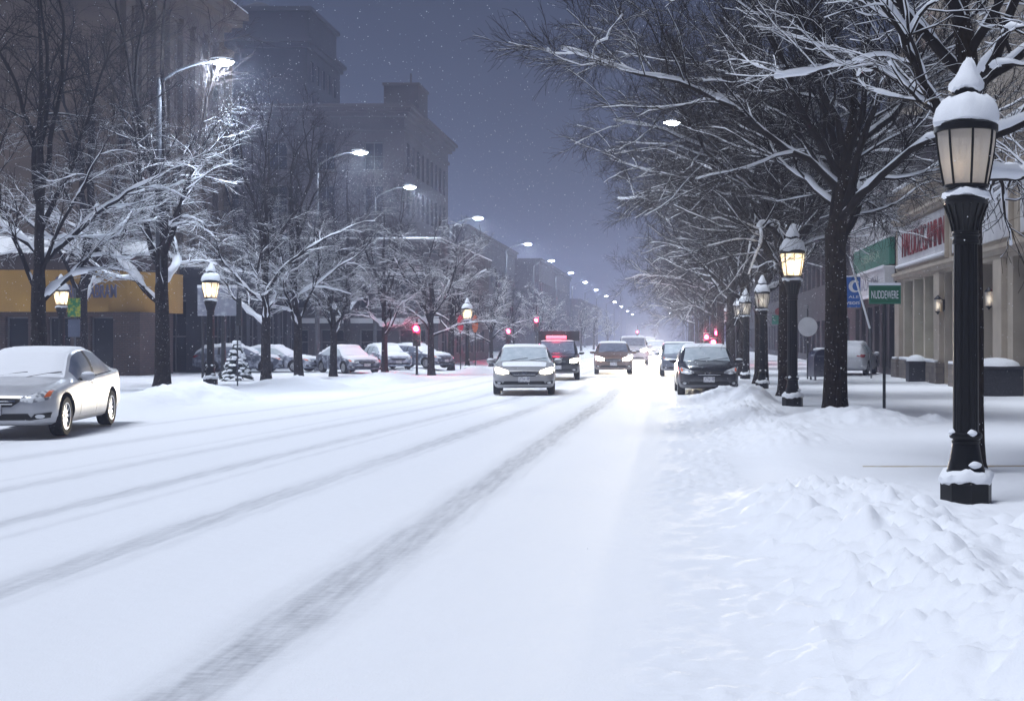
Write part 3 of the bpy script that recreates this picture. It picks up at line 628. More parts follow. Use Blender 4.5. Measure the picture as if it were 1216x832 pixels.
building('dark_shop_row', 'farther dark shop row fading into haze on the right', 9.8, 30, 104, 170, 13, M['brickgrey'], [], [(1.2 + 2.9 * k, z, 3.0 + 2.9 * k, z + 2.2) for k in range(21) for z in (0.8, 5.2, 9)], street='-X', cornice=((-0.3, 0.1, 0.2), (0.1, 0.3, 0.3)))

# ------------------------------------------------------------------ trees
def tubes(P, Rr, sides):
    """P (B,n,3), Rr (B,n) -> V, F"""
    B, n, _ = P.shape
    T = np.gradient(P, axis=1); T /= (np.linalg.norm(T, axis=-1, keepdims=True) + 1e-9)
    ref = np.where(np.abs(T[:, :1, 2:3]) < 0.8, np.array([0, 0, 1.0]), np.array([1.0, 0, 0])); ref = np.broadcast_to(ref, T.shape)
    A = np.cross(T, ref); A /= (np.linalg.norm(A, axis=-1, keepdims=True) + 1e-9); Bn = np.cross(T, A)
    ang = np.arange(sides) * 2 * PI / sides
    V = P[:, :, None, :] + Rr[:, :, None, None] * (A[:, :, None, :] * np.cos(ang)[None, None, :, None] + Bn[:, :, None, :] * np.sin(ang)[None, None, :, None])
    base = (np.arange(B) * n * sides)[:, None, None]; i = np.arange(n - 1)[None, :, None] * sides; k = np.arange(sides)[None, None, :]; k2 = (k + 1) % sides
    F = np.stack([base + i + k, base + i + k2, base + i + sides + k2, base + i + sides + k], -1).reshape(-1, 4)
    return V.reshape(-1, 3), F
def merge(parts):
    o = 0; Vs = []; Fs = []
    for V, F in parts: Vs.append(V); Fs.append(F + o); o += len(V)
    return np.concatenate(Vs), np.concatenate(Fs)
def grow(p0, d0, L, n, r0, r1, up, droop, wig, rng):
    """p0,d0 (B,3); L,r0,r1 (B,) -> P (B,n+1,3), R (B,n+1)"""
    B = len(p0); P = [p0]; d = d0 / np.linalg.norm(d0, axis=-1, keepdims=True)
    for i in range(n):
        t = i / max(1, n - 1)
        d = d + rng.normal(0, wig, (B, 3)); d[:, 2] += up * (1 - t) - droop * t
        d /= np.linalg.norm(d, axis=-1, keepdims=True)
        P.append(P[-1] + d * (L / n)[:, None])
    P = np.stack(P, 1); s = np.linspace(0, 1, n + 1)[None, :]
    return P, r0[:, None] * (1 - s) + r1[:, None] * s
def kids(P, Rr, nc, t0, t1, ang, sang, L, Lt, n, rr, rend, up, droop, wig, zb, rng, flat=0.0):
    B, m, _ = P.shape
    t = t0 + (t1 - t0) * ((np.arange(nc)[None, :] + rng.random((B, nc))) / nc); f = t * (m - 1); i = np.minimum(f.astype(int), m - 2); fr = f - i
    bi = np.arange(B)[:, None]
    p = P[bi, i] * (1 - fr)[..., None] + P[bi, i + 1] * fr[..., None]; T = P[bi, i + 1] - P[bi, i]; T /= np.linalg.norm(T, axis=-1, keepdims=True)
    r = (Rr[bi, i] * (1 - fr) + Rr[bi, i + 1] * fr)
    q = rng.normal(0, 1, (B, nc, 3)); q[..., 2] *= (1 - flat); q -= (q * T).sum(-1, keepdims=True) * T; q /= np.linalg.norm(q, axis=-1, keepdims=True) + 1e-9
    a = rng.normal(ang, sang, (B, nc))[..., None]
    d = np.cos(a) * T + np.sin(a) * q; d[..., 2] += zb
    LL = (L * (1 - Lt * t) * rng.uniform(0.65, 1.25, (B, nc)))
    return grow(p.reshape(-1, 3), d.reshape(-1, 3), LL.ravel(), n, (r * rr).ravel(), np.full(B * nc, rend), up, droop, wig, rng)
def snow_tubes(P, Rr, sides, amt, extra, rng, hf=None):
    T = np.gradient(P, axis=1); T /= (np.linalg.norm(T, axis=-1, keepdims=True) + 1e-9)
    h = np.clip(1 - T[..., 2] ** 2, 0, 1) ** 0.8
    s = amt * (Rr * 0.72 + extra) * h * rng.uniform(0.5, 1.45, Rr.shape)
    if hf is not None: s = s * hf(P[..., 2])
    Q = P.copy(); Q[..., 2] += Rr * 0.6 + s * 0.35
    return tubes(Q, s, sides)

def tree_meshes(seed, kind):
    rng = np.random.default_rng(seed)
    if kind == 'elm':      # wide vase crown arching over the street
        hT, r0, r1 = 3.5, 0.225, 0.195
        nl = 12; az = np.arange(nl) * 2.4 + rng.uniform(-0.3, 0.3, nl); inc = np.array([40, 60, 28, 56, 22, 62, 44, 52, 18, 36, 58, 48])[:nl] * PI / 180
        base_z = np.linspace(-0.5, 1.6, nl)[rng.permutation(nl)]
        L = rng.uniform(4.9, 6.7, nl); rl = rng.uniform(0.06, 0.105, nl)
        hf = None; am = 1.0
    elif kind == 'near':   # smaller crown, heavy snow on short limbs
        hT, r0, r1 = 4.3, 0.165, 0.15
        nl = 13; az = np.arange(nl) * 2.4 + rng.uniform(-0.3, 0.3, nl); inc = np.array([66, 58, 62, 54, 64, 50, 56, 44, 48, 34, 26, 40, 20]) * PI / 180
        base_z = np.linspace(-1.0, 1.3, nl); L = np.linspace(3.6, 3.0, nl) * rng.uniform(0.9, 1.1, nl); rl = rng.uniform(0.05, 0.078, nl)
        hf = None; am = 1.25
    elif kind == 'upright':
        hT, r0, r1 = 3.0, 0.22, 0.19
        nl = 9; az = np.arange(nl) * 2.4 + rng.uniform(-0.3, 0.3, nl); inc = np.array([50, 44, 47, 40, 30, 22, 16, 20, 12]) * PI / 180
        base_z = np.array([-0.5, -0.2, 0.1, 0.5, 0.9, 1.3, 1.7, 2.2, 2.6])
        L = np.array([5.2, 5.4, 5.0, 5.2, 6.0, 7.0, 8.0, 7.4, 7.8]) * rng.uniform(0.9, 1.1, nl); rl = rng.uniform(0.065, 0.10, nl)
        hf = lambda z: np.clip(2.45 - z / 3.7, 0.0, 1.6); am = 1.35
    else:                  # young round crown
        hT, r0, r1 = 2.4, 0.17, 0.14
        nl = 9; az = np.arange(nl) * 2.4 + rng.uniform(-0.3, 0.3, nl); inc = np.array([55, 48, 42, 36, 30, 24, 18, 14, 8]) * PI / 180
        base_z = np.linspace(-0.5, 1.0, nl); L = np.linspace(3.2, 4.6, nl) * rng.uniform(0.9, 1.1, nl); rl = rng.uniform(0.045, 0.07, nl)
        hf = None; am = 1.0
    # trunk (with leader for upright)
    top = hT + {'upright': 9.0, 'elm': 3.6, 'near': 4.2, 'young': 2.5}[kind]
    zt = np.array([-0.4, 0.0, 0.12, 0.35, 0.8, 1.6, 2.4, hT]); zt = np.concatenate([zt, np.linspace(hT + 0.5, top, 8)])
    rt = np.interp(zt, [-0.4, 0, 0.12, 0.35, 0.8, hT, hT + 0.6, top], [r0 * 1.45, r0 * 1.38, r0 * 1.22, r0 * 1.08, r0, r1, r1 * 0.72, 0.02])
    wob = np.cumsum(rng.normal(0, 0.012, (len(zt), 2)), 0); wob[zt > hT] += np.cumsum(rng.normal(0, 0.07, ((zt > hT).sum(), 2)), 0)
    PT = np.concatenate([wob, zt[:, None]], 1)[None]; RT = rt[None]
    trunk = tubes(PT, RT, 14)
    p0 = np.stack([np.interp(hT + base_z, zt, PT[0, :, 0]), np.interp(hT + base_z, zt, PT[0, :, 1]), hT + base_z], 1)
    d0 = np.stack([np.sin(inc) * np.cos(az), np.sin(inc) * np.sin(az), np.cos(inc)], 1)
    up = {'near': 0.02, 'elm': 0.04, 'upright': 0.085, 'young': 0.05}[kind]; dr = {'near': 0.05, 'elm': 0.045, 'upright': 0.01, 'young': 0.02}[kind]
    P1, R1 = grow(p0, d0, L, 15, rl, np.full(nl, 0.012), up * 0.7, dr * 0.7, 0.135, rng)
    sub = {'near': (9, 1.6), 'elm': (15, 2.7), 'upright': (11, 2.0), 'young': (10, 1.35)}[kind]
    P2, R2 = kids(P1, R1, sub[0], 0.18, 1.0, 0.75, 0.2, sub[1], 0.45, 6, 0.50, 0.008, 0.02, 0.06 if kind == 'elm' else 0.0, 0.17, 0.12, rng, 0.5)
    P3, R3 = kids(P2, R2, {'elm': 13, 'near': 6}.get(kind, 9), 0.12, 1.0, 0.65, 0.2, 1.0 if kind != 'young' else 0.62, 0.4, 4, 0.55, 0.0045, 0.02, 0.07, 0.19, 0.08, rng, 0.5)
    P4, R4 = kids(P3, R3, {'elm': 9, 'near': 4}.get(kind, 6), 0.1, 1.0, 0.6, 0.2, 0.46 if kind != 'young' else 0.3, 0.35, 3, 0.65, 0.003, 0.0, 0.06, 0.14, 0.06, rng, 0.4)
    R3 = np.maximum(R3, 0.0055); R4 = np.maximum(R4, 0.0032)
    crown = merge([tubes(P1, R1, 8), tubes(P2, R2, 5), tubes(P3, R3, 3), tubes(P4, R4, 3)])
    snow = merge([snow_tubes(P1, R1, 6, 1.1 * am, 0.024 if kind == 'near' else 0.024, rng, hf), snow_tubes(P2, R2, 5, 1.2 * am, 0.010, rng, hf), snow_tubes(P3, R3, 3, (0.5 if kind == 'elm' else 0.9) * am, 0.0038, rng, hf), snow_tubes(P4, R4, 3, {'elm': 0.2, 'upright': 0.6, 'near': 0.6, 'young': 0.7}[kind] * am, 0.0025, rng, hf)])
    bk = M['bark'] if kind in ('elm', 'near') else M['bark2']
    out = []
    for nm, (V, F), m in (('trunk', trunk, bk), ('branches', crown, M['twig']), ('branch_snow', snow, M['bsnow'])):
        me = np_mesh(nm, V, F); me.materials.append(m); me.polygons.foreach_set('use_smooth', [True] * len(me.polygons)); out.append(me)
    return out
TREES = {}
for k, sd_ in (('near', 12), ('elm', 5), ('elm', 16), ('elm', 27), ('upright', 3), ('upright', 14), ('upright', 25), ('young', 8), ('young', 19)):
    TREES.setdefault(k, []).append(tree_meshes(sd_, k))
def tree(kind, var, X, Y, rz, sc, label, group, z=None):
    t = thing('street_tree', label, 'tree', (X, Y, gz(X, Y) if z is None else z), rz, group); t.scale = (sc, sc, sc)
    for me in TREES[kind][var % len(TREES[kind])]: link(me.name.split('.')[0], me, None, t)
    return t
GR, GL = 'bare snowy trees along the right kerb', 'bare snowy trees along the left kerb'
tree('near', 0, px(1152, 14.2), 14.2, 1.2, 1.0, 'bare tree whose snowy forked trunk rises just behind the near black lamp post', GR)
tree('elm', 0, 3.20, 24.2, 2.44, 1.0, 'large thick trunked tree in front of the white snowy car on the right', GR)
tree('elm', 2, 3.12, 33.0, 3.5, 1.0, 'bare tree directly behind the lit warm lantern on the right', GR)
tree('elm', 1, 3.10, 42.0, 5.0, 1.0, 'bare tree behind the unlit third lantern on the right', GR)
tree('elm', 0, 3.10, 51.0, 4.4, 1.0, 'fifth bare tree from the camera on the right kerb', GR)
tree('elm', 2, 3.10, 61.0, 0.9, 1.0, 'sixth bare tree from the camera on the right kerb', GR)
for i, Y in enumerate((72, 84, 98, 114, 132, 152, 175)):
    tree('elm', i, 3.1, Y, i * 1.7, 1.0, 'distant bare tree merged in the hazy far end of the right row', GR)
tree('upright', 0, px(45, 36), 36, 0.4, 1.0, 'dark forked tree behind the silver sedan at far left', GL)
tree('upright', 1, px(192, 40), 40, 2.7, 1.05, 'tall forked tree left of the lit lantern by the mustard shop', GL)
tree('upright', 2, px(316, 46), 46, 3.1, 0.8, 'slim dark trunk tree right of the triangular snowy shrub', GL)
tree('upright', 0, px(355, 48), 48, 4.4, 0.76, 'second slim tree right of the triangular snowy shrub', GL)
tree('young', 0, px(395, 51), 51, 1.1, 0.85, 'small tree standing in front of the snowed in left sedan', GL)
tree('upright', 1, px(457, 58), 58, 5.2, 0.66, 'tall narrow tree between two snowed in parked cars', GL)
tree('young', 1, px(513, 57), 57, 0.2, 0.92, 'bright frosted round tree right of the nearest red signal', GL)
tree('young', 0, px(535, 66), 66, 2.2, 0.98, 'frosted round tree left of the distant lit lantern', GL)
tree('young', 1, px(583, 75), 75, 4.0, 0.74, 'pale tree right of the distant lit lantern', GL)
tree('upright', 2, px(300, 66), 66, 0.5, 1.0, 'tall dark tree before the low grey building', GL)
tree('upright', 0, px(95, 50.5), 50.5, 1.4, 1.12, 'tall dark tree rising in front of the mustard yellow fascia', GL)
tree('upright', 1, px(412, 72), 72, 2.5, 1.0, 'tall dark tree behind the snowed in left parked cars', GL)
tree('upright', 0, px(610, 100), 100, 3.3, 0.46, 'hazy tree above the oncoming silver car', GL)
for i, (x, Y) in enumerate(((640, 118), (655, 140), (690, 165), (705, 190), (722, 225))):
    tree('young', i, px(x, Y), Y, i * 1.3, 0.85, 'distant bare tree merged in the hazy far end of the left row', GL)

# ------------------------------------------------------------------ lantern posts
def make_lantern(lit='warm'):
    t = thing('lantern_post', 'x', 'street lamp')
    b = MB()
    b.lathe([(0.02, -0.15), (0.235, -0.15), (0.235, 0.19), (0.225, 0.205), (0.02, 0.205)], 8, flat=True)
    b.build('base_plinth', M['iron'], t)
    b = MB(); b.lathe([(0.20, 0.205), (0.195, 0.26), (0.185, 0.275), (0.165, 0.32), (0.145, 0.40), (0.128, 0.50), (0.120, 0.545), (0.128, 0.55), (0.128, 0.57), (0.118, 0.575), (0.118, 0.585), (0.145, 0.595), (0.150, 0.62), (0.142, 0.64), (0.120, 0.65)], 24); b.build('bell_base', M['iron'], t, True)
    b = MB(); n = 40; prof = [(0.650, 0.118), (1.0, 0.117), (2.0, 0.113), (2.36, 0.110)]; vs = []
    for z, r in prof:
        for k in range(n):
            a = 2 * PI * k / n; rr = r * (1.0 if k % 4 else 0.90); vs.append((rr * math.cos(a), rr * math.sin(a), z))
    b.add(vs, [(i * n + k, i * n + (k + 1) % n, (i + 1) * n + (k + 1) % n, (i + 1) * n + k) for i in range(len(prof) - 1) for k in range(n)])
    b.build('shaft', M['iron'], t, True)
    b = MB(); b.lathe([(0.112, 2.36), (0.125, 2.365), (0.125, 2.40), (0.115, 2.405), (0.115, 2.43), (0.128, 2.44), (0.128, 2.455), (0.116, 2.46), (0.120, 2.52), (0.140, 2.60), (0.175, 2.68), (0.195, 2.73), (0.195, 2.76), (0.205, 2.765), (0.205, 2.79), (0.10, 2.80)], 20)
    for k in range(16):
        a = 2 * PI * k / 16; b.tube([(0.122 * math.cos(a), 0.122 * math.sin(a), 2.48), (0.15 * math.cos(a), 0.15 * math.sin(a), 2.60), (0.196 * math.cos(a), 0.196 * math.sin(a), 2.72)], 0.009, 5)
    b.build('capital', M['iron'], t, True)
    h = bpy.data.objects.new('lantern_head', None)
    b = MB(); b.lathe([(0.13, 2.80), (0.13, 2.86), (0.205, 2.875), (0.205, 2.90), (0.15, 2.905)], 24)
    b.lathe([(0.255, 3.375), (0.288, 3.38), (0.288, 3.44), (0.265, 3.455), (0.25, 3.47)], 32)
    for k in range(8):
        a = 2 * PI * (k + 0.5) / 8; c_, s_ = math.cos(a), math.sin(a)
        b.tube([(0.200 * c_, 0.200 * s_, 2.89), (0.238 * c_, 0.238 * s_, 3.10), (0.262 * c_, 0.262 * s_, 3.26), (0.274 * c_, 0.274 * s_, 3.39)], 0.011, 6)
    b.build('lantern_frame', M['iron'], t, True)
    b = MB(); b.lathe([(0.190, 2.90), (0.230, 3.10), (0.255, 3.26), (0.266, 3.38)], 32); b.f = b.f[:-2]; b.build('lantern_glass', M['lglass_unlit'] if lit == 'dim' else M['lglass'], t, True)
    b = MB(); b.lathe([(0.262, 3.455), (0.255, 3.52), (0.225, 3.60), (0.18, 3.665), (0.12, 3.70), (0.10, 3.71), (0.10, 3.73), (0.13, 3.74), (0.13, 3.765), (0.06, 3.79), (0.03, 3.87), (0.045, 3.90), (0.03, 3.94), (0.005, 3.95)], 24); b.build('lantern_roof', M['iron'], t, True)
    bulb = M['bulb'] if lit == 'warm' else (M['bulbdim'] if lit == 'dim' else M['bulbfar'])
    b = MB()
    if lit == 'dim': b.ellipsoid((-0.10, -0.06, 3.02), (0.03, 0.03, 0.09))
    else:
        for k in range(3): a = 2 * PI * k / 3 + 0.4; b.ellipsoid((0.06 * math.cos(a), 0.06 * math.sin(a), 3.12), (0.035, 0.035, 0.12), 10, 6)
    bu = b.build('bulb', bulb, t, True)
    # snow
    rs = np.random.default_rng(4)
    def snowlathe(prof, n=28):
        m = MB(); m.lathe(prof, n); out = []
        for (x, y, z) in m.v:
            a = math.atan2(y, x); f = 1 + 0.06 * math.sin(2 * a + 4 * z) + 0.05 * math.sin(5 * a + 9 * z) + 0.015 * math.sin(9 * a - 15 * z) + 0.022 * rs.normal(); dz = 0.016 * math.sin(3 * a + 2) + 0.004 * math.sin(8 * a) + 0.007 * rs.normal()
            out.append((x * f + 0.08 * (z - prof[0][1]), y * f - 0.05 * (z - prof[0][1]), z + dz))
        m.v = out; return m
    q = snowlathe([(0.270, 3.452), (0.292, 3.47), (0.286, 3.53), (0.258, 3.61), (0.215, 3.68), (0.16, 3.715), (0.09, 3.72)])
    q2 = snowlathe([(0.125, 3.755), (0.150, 3.775), (0.145, 3.83), (0.105, 3.89), (0.075, 3.96), (0.05, 4.02), (0.02, 4.05)]); q2.build('clinging_snow', M['snow'], t, True)
    q3 = snowlathe([(0.19, 2.78), (0.222, 2.795), (0.215, 2.83), (0.17, 2.865), (0.12, 2.88)]); q3.build('clinging_snow', M['snow'], t, True)
    q4 = snowlathe([(0.215, 0.195), (0.250, 0.21), (0.245, 0.26), (0.205, 0.295), (0.15, 0.31)]); q4.build('clinging_snow', M['snow'], t, True)
    for a0, z, r, ex in ((-1.6, 0.36, 0.162, 0.9), (-1.7, 0.645, 0.128, 0.8), (0.7, 0.37, 0.160, 0.7), (2.9, 0.645, 0.128, 0.6)):
        pts = [(r * math.cos(a0 + ex * (s - 0.5)), r * math.sin(a0 + ex * (s - 0.5)), z + 0.0) for s in np.linspace(0, 1, 9)]
        MB().tube(pts, [0.004, 0.02, 0.030, 0.036, 0.034, 0.030, 0.024, 0.015, 0.004], 7).build('clinging_snow', M['snow'], t, True)
    q.build('clinging_snow', M['snow'], t, True)
    if lit != 'far':
        l = bpy.data.lights.new('lamp_light', 'POINT'); l.energy = 34 if lit == 'warm' else 0.15; l.color = (1.0, 0.74, 0.42); l.shadow_soft_size = 0.07
        lo = bpy.data.objects.new('lamp_light', l); COL.objects.link(lo); lo.parent = t; lo.location = (0, 0, 3.15) if lit == 'warm' else (-0.09, -0.05, 3.1)
    bpy.data.objects.remove(h)
    return t
GLP = 'black cast iron lantern posts along the street'
L_dim, L_warm, L_far = make_lantern('dim'), make_lantern('warm'), make_lantern('far')
used = set()
def place_lantern(kind, X, Y, label, sc=1.0, z=None):
    src = {'dim': L_dim, 'warm': L_warm, 'far': L_far}[kind]
    o = src if kind not in used else copy_tree(src); used.add(kind)
    o.location = (X, Y, gz(X, Y) if z is None else z); o.scale = (sc, sc, sc); o.rotation_euler = (0, 0, 0.2 + 0.37 * X)
    tag(o, label, 'street lamp', GLP)
place_lantern('dim', px(1147, 11.54), 11.54, 'tall black lantern post nearest the camera, unlit glass capped with snow', z=0.15)
L_dim.rotation_euler = (0, 0, 0.39)
place_lantern('warm', px(941, 28.1), 28.1, 'black lantern post with glowing warm light beside the thick tree trunk', z=0.15)
place_lantern('far', px(905, 38), 38, 'black lantern post with dim glass in front of a trunk, third on the right', 0.84)
for i, (x, Y, s) in enumerate(((885, 47, 0.83), (877, 56, 0.86), (870, 66, 0.9), (864, 78, 0.92), (858, 92, 0.95), (852, 110, 0.95))):
    place_lantern('far', px(x, Y), Y, ['fourth lantern post on the right, first of the tight row of pale lanterns', 'fifth lantern post on the right, second in the tight row of pale lanterns', 'sixth lantern post on the right, third in the tight row of pale lanterns'][i] if i < 3 else 'far pale lantern post deep in the right hand row', s)
place_lantern('warm', px(250, 42), 42, 'black lantern post glowing warm beside the grey sign board on the left')
place_lantern('warm', px(73, 46.5), 46.5, 'black lantern post glowing before the mustard shop at far left', 0.96)
place_lantern('warm', px(555, 64), 64, 'small distant lantern post between red banners on the left', 0.92)

# ------------------------------------------------------------------ high street lights
def make_street_light(arm, side=1):
    t = thing('street_light', 'x', 'street light')
    b = MB(); b.lathe([(0.16, -0.2), (0.16, 0.35), (0.12, 0.4), (0.115, 2), (0.075, 9.7), (0.06, 9.9)], 12); b.build('pole', M['galv'], t, True)
    b = MB(); b.tube([(0, 0, 9.5), (0.15 * side, 0, 9.85), (arm * 0.35 * side, 0, 10.15), (arm * 0.75 * side, 0, 10.38), (arm * side, 0, 10.42)], [0.055, 0.05, 0.045, 0.04, 0.04], 8); b.build('arm', M['galv'], t, True)
    b = MB(); b.ellipsoid((arm * side + 0.25 * side, 0, 10.43), (0.42, 0.17, 0.10), 16, 8, -0.25); b.build('lamp_head', M['galv'], t, True)
    b = MB(); b.ellipsoid((arm * side + 0.28 * side, 0, 10.405), (0.34, 0.18, 0.12), 16, 8); b.build('lamp_lens', M['led'], t, True)
    MB().ellipsoid((arm * side + 0.2 * side, 0, 10.50), (0.36, 0.14, 0.06), 12, 6).build('clinging_snow', M['bsnow'], t, True)
    return t
def lamp_spot(t, x, energy, cone=150):
    l = bpy.data.lights.new('lamp_light', 'POINT'); l.energy = energy; l.color = (0.72, 0.84, 1.0); l.shadow_soft_size = 0.2
    lo = bpy.data.objects.new('lamp_light', l); COL.objects.link(lo); lo.parent = t; lo.location = (x + 0.28 * (1 if x > 0 else -1), 0, 10.22)
GSL = 'high white street lights along the road'
Lsrc = make_street_light(1.75, 1); first = True
ordn = ['nearest high street light with dazzling head in front of the stone tower', 'second high street light on the left, by the office block windows', 'third high street light on the left, before the grey office corner', 'fourth high street light on the left, clear against the sky', 'fifth high street light on the left, small against the sky']
lefts = [(265, 40), (428, 59.4), (487, 73), (568, 91.8), (627, 117), (655, 142), (678, 168), (695, 196), (708, 226), (720, 260), (730, 300), (738, 345), (745, 400), (751, 460)]
for i, (x, Y) in enumerate(lefts):
    o = Lsrc if first else copy_tree(Lsrc)
    first = False
    o.location = (px(x, Y) - 2.03, Y, 0.0); o['label'] = ordn[i] if i < 5 else 'tiny far street light on the left shrinking into haze'; o['group'] = GSL
for i, o in enumerate([q for q in COL.objects if q.name.split('.')[0] == 'street_light']):
    if i < 9: lamp_spot(o, 1.75, 1500 if i == 0 else 700)
Rsrc = make_street_light(3.4, -1)
for i, Y in enumerate((49.7, 84, 120, 160, 200, 245, 300, 360, 430)):
    o = Rsrc if i == 0 else copy_tree(Rsrc)
    o.location = (3.9 + (0.8 if i else 0), Y + 1.5, 0); o['group'] = GSL
    o['label'] = 'high street light shining through the right hand tree branches' if i == 0 else 'tiny far street light on the right side of the road'
for i, o in enumerate([q for q in COL.objects if q.name.split('.')[0] == 'street_light' and q['label'].startswith(('high street light shining', 'tiny far street light on the right'))]):
    if i < 5: lamp_spot(o, -3.4, 450)

# ------------------------------------------------------------------ traffic signals and signs
def make_signal():
    t = thing('traffic_signal', 'x', 'traffic light')
    b = MB(); b.lathe([(0.12, -0.1), (0.12, 0.12), (0.055, 0.18), (0.05, 3.3)], 10); b.build('pole', M['darkpole'], t, True)
    b = MB(); b.box((-0.17, -0.14, 1.45), (0.17, 0.10, 2.45), 0.03); b.build('signal_head', M['darkpole'], t)
    for z, m in ((2.26, 'red'), (1.95, 'offlens'), (1.64, 'offlens')):
        q = MB(); q.lathe([(0.01, -0.02), (0.145, -0.02), (0.13, 0.02), (0.01, 0.035)], 16); o = q.build('lens', M[m], t, True); o.rotation_euler = (R(90), 0, 0); o.location = (0, -0.145, z)
        v = MB(); n = 12
        for k in range(n): pass
        pts = [(0.125 * math.cos(a), 0, 0.125 * math.sin(a)) for a in np.linspace(R(-20), R(200), 12)]
        v.add([(x, 0, z_) for x, _, z_ in pts] + [(x, -0.2, z_) for x, _, z_ in pts] + [(x * 1.06, 0, z_ * 1.06) for x, _, z_ in pts] + [(x * 1.06, -0.2, z_ * 1.06) for x, _, z_ in pts],
              [(k, k + 1, 13 + k, 12 + k) for k in range(11)] + [(24 + k, 36 + k, 37 + k, 25 + k) for k in range(11)] + [(12 + k, 13 + k, 37 + k, 36 + k) for k in range(11)])
        vo = v.build('visor', M['darkpole'], t); vo.location = (0, -0.145, z)
    MB().box((-0.19, -0.16, 2.452), (0.19, 0.12, 2.53), 0.03).build('clinging_snow', M['bsnow'], t)
    l = bpy.data.lights.new('red_light', 'POINT'); l.energy = 90; l.color = (1, 0.02, 0.10); l.shadow_soft_size = 0.09
    lo = bpy.data.objects.new('red_light', l); COL.objects.link(lo); lo.parent = t; lo.location = (0, -0.36, 2.26)
    return t
SG = make_signal(); GSG = 'red traffic signals glowing along the street'
SIGNALS = []
for i, (x, y, Y, sc, lb) in enumerate(((495, 390, 58, 1.0, 'red traffic signal on a thin pole nearest on the left'), (604, 393, 84, 1.0, 'small red traffic signal above the left side of the oncoming silver car'),
                                       (637, 380, 92, 1.0, 'red traffic signal just left of the black truck roof'), (839, 400, 76, 1.0, 'left one of the red signals clustered above the black hatchback'),
                                       (851, 395, 80, 1.0, 'right one of the red signals clustered above the black hatchback'), (847, 406, 72, 1.0, 'lowest of the red signals clustered above the black hatchback'),
                                       (757, 394, 210, 1.0, 'tiny far red signal beside the headlight glare'))):
    SIGNALS.append((px(x, Y), Y - 0.35, pz(y, Y))); o = SG if i == 0 else copy_tree(SG); o.location = (px(x, Y), Y, pz(y, Y) - 2.26 * sc); tag(o, lb, 'traffic light', GSG)

def sign(name, label, cat, X, Y, z0, z1, wd, mt, pole_h=None, pole_r=0.03, off=0.0, txt=None, tm='white', txtw=0.85, txth=0.4, snow=True, group=None):
    g0 = gz(X, Y); t = thing(name, label, cat, (X, Y, g0), 0, group)
    MB().lathe([(pole_r, -0.3), (pole_r, (pole_h or z1) - g0)], 10).build('post', M['darkpole'] if name != 'leaning_pole' else M['white'], t, True)
    p_ = MB().box((off - wd / 2, -0.05 - pole_r, z0 - g0), (off + wd / 2, -0.02 - pole_r, z1 - g0), 0.008).build('panel', mt, t)
    if txt: letters('lettering', txt, wd * txtw, (z1 - z0) * txth, M[tm], t, (off, -0.053 - pole_r, (z0 + z1) / 2 - g0), '-Y', 0.003)
    if snow: MB().box((off - wd / 2, -0.065 - pole_r, z1 - g0), (off + wd / 2, 0.0 - pole_r, z1 - g0 + 0.05), 0.02).build('clinging_snow', M['bsnow'], t)
    return t
sg = sign('street_sign', 'green street name sign with white letters on thin dark post', 'sign', px(1050, 23.7), 23.7, pz(361, 23.7), pz(339, 23.7), 0.60, M['roadsign'], txt='NUDDEWERE', txtw=0.84, txth=0.42)
fb = MB(); 
for (a, c_) in (((-0.29, -0.086, 0), (0.29, -0.081, 0.012)), ((-0.29, -0.086, 0.31), (0.29, -0.081, 0.322)), ((-0.29, -0.086, 0.012), (-0.278, -0.081, 0.31)), ((0.278, -0.086, 0.012), (0.29, -0.081, 0.31))):
    z_ = pz(361, 23.7) - gz(px(1050, 23.7), 23.7) + 0.015; fb.box((a[0], a[1], a[2] + z_), (c_[0], c_[1], c_[2] + z_))
fb.build('border', M['greensign'], sg)
bsn = sign('blue_sign', 'blue sign board with white crescent behind the thick tree', 'sign', px(1002, 50), 50, pz(365, 50), pz(329, 50), 1.3, M['bluesign'], pole_r=0.05, snow=True)
g0 = gz(px(1002, 50), 50)
cr_ = MB(); n = 20; o_ = []; 
for k in range(n + 1): a = R(50) + R(260) * k / n; o_ += [(0.24 * math.cos(a), 0, 0.24 * math.sin(a)), (0.06 + 0.17 * math.cos(a) * 0.9, 0, 0.17 * math.sin(a))]
cr_.add(o_, [(2 * k, 2 * k + 1, 2 * k + 3, 2 * k + 2) for k in range(n)]); c_ = cr_.build('crescent', M['white'], bsn); c_.location = (0.42, -0.105, pz(340, 50) - g0)
letters('lettering', 'CUB ALE', 0.95, 0.10, M['white'], bsn, (0.10, -0.103, pz(352.5, 50) - g0), '-Y', 0.003); letters('lettering', 'Gervson', 1.0, 0.17, M['white'], bsn, (0.1, -0.103, pz(359, 50) - g0), '-Y', 0.003, 0.01)
t = thing('leaning_pole', 'thin white pole leaning between the blue sign and shop wall', 'pole', (px(1033, 48), 48, 0.1))
MB().tube([(0.05, 0, 0), (0, 0, pz(390, 48) - 0.1)], 0.03, 8).build('upright', M['galv'], t); MB().tube([(0, 0, pz(390, 48) - 0.1), (px(1009, 48) - px(1033, 48), 0, pz(305, 48) - 0.1)], 0.04, 8).build('leaning_arm', M['white'], t)
t = sign('round_sign', 'round grey sign on a post between two right hand trees', 'sign', px(959, 47), 47, 1.5, 1.55, 0.05, M['panel'], pole_h=2.9, snow=False)
q = MB().lathe([(0.01, 0), (0.36, 0), (0.36, 0.03), (0.01, 0.03)], 28).build('disc', M['panel'], t); q.rotation_euler = (R(90), 0, 0); q.location = (0, -0.06, pz(388, 47) - 0.15)
t = sign('shop_sign', 'small green hanging sign with red top between the right trunks', 'sign', px(924, 62), 62, pz(385, 62), pz(374, 62), 0.62, M['greensign'], pole_h=pz(365, 62), snow=False)
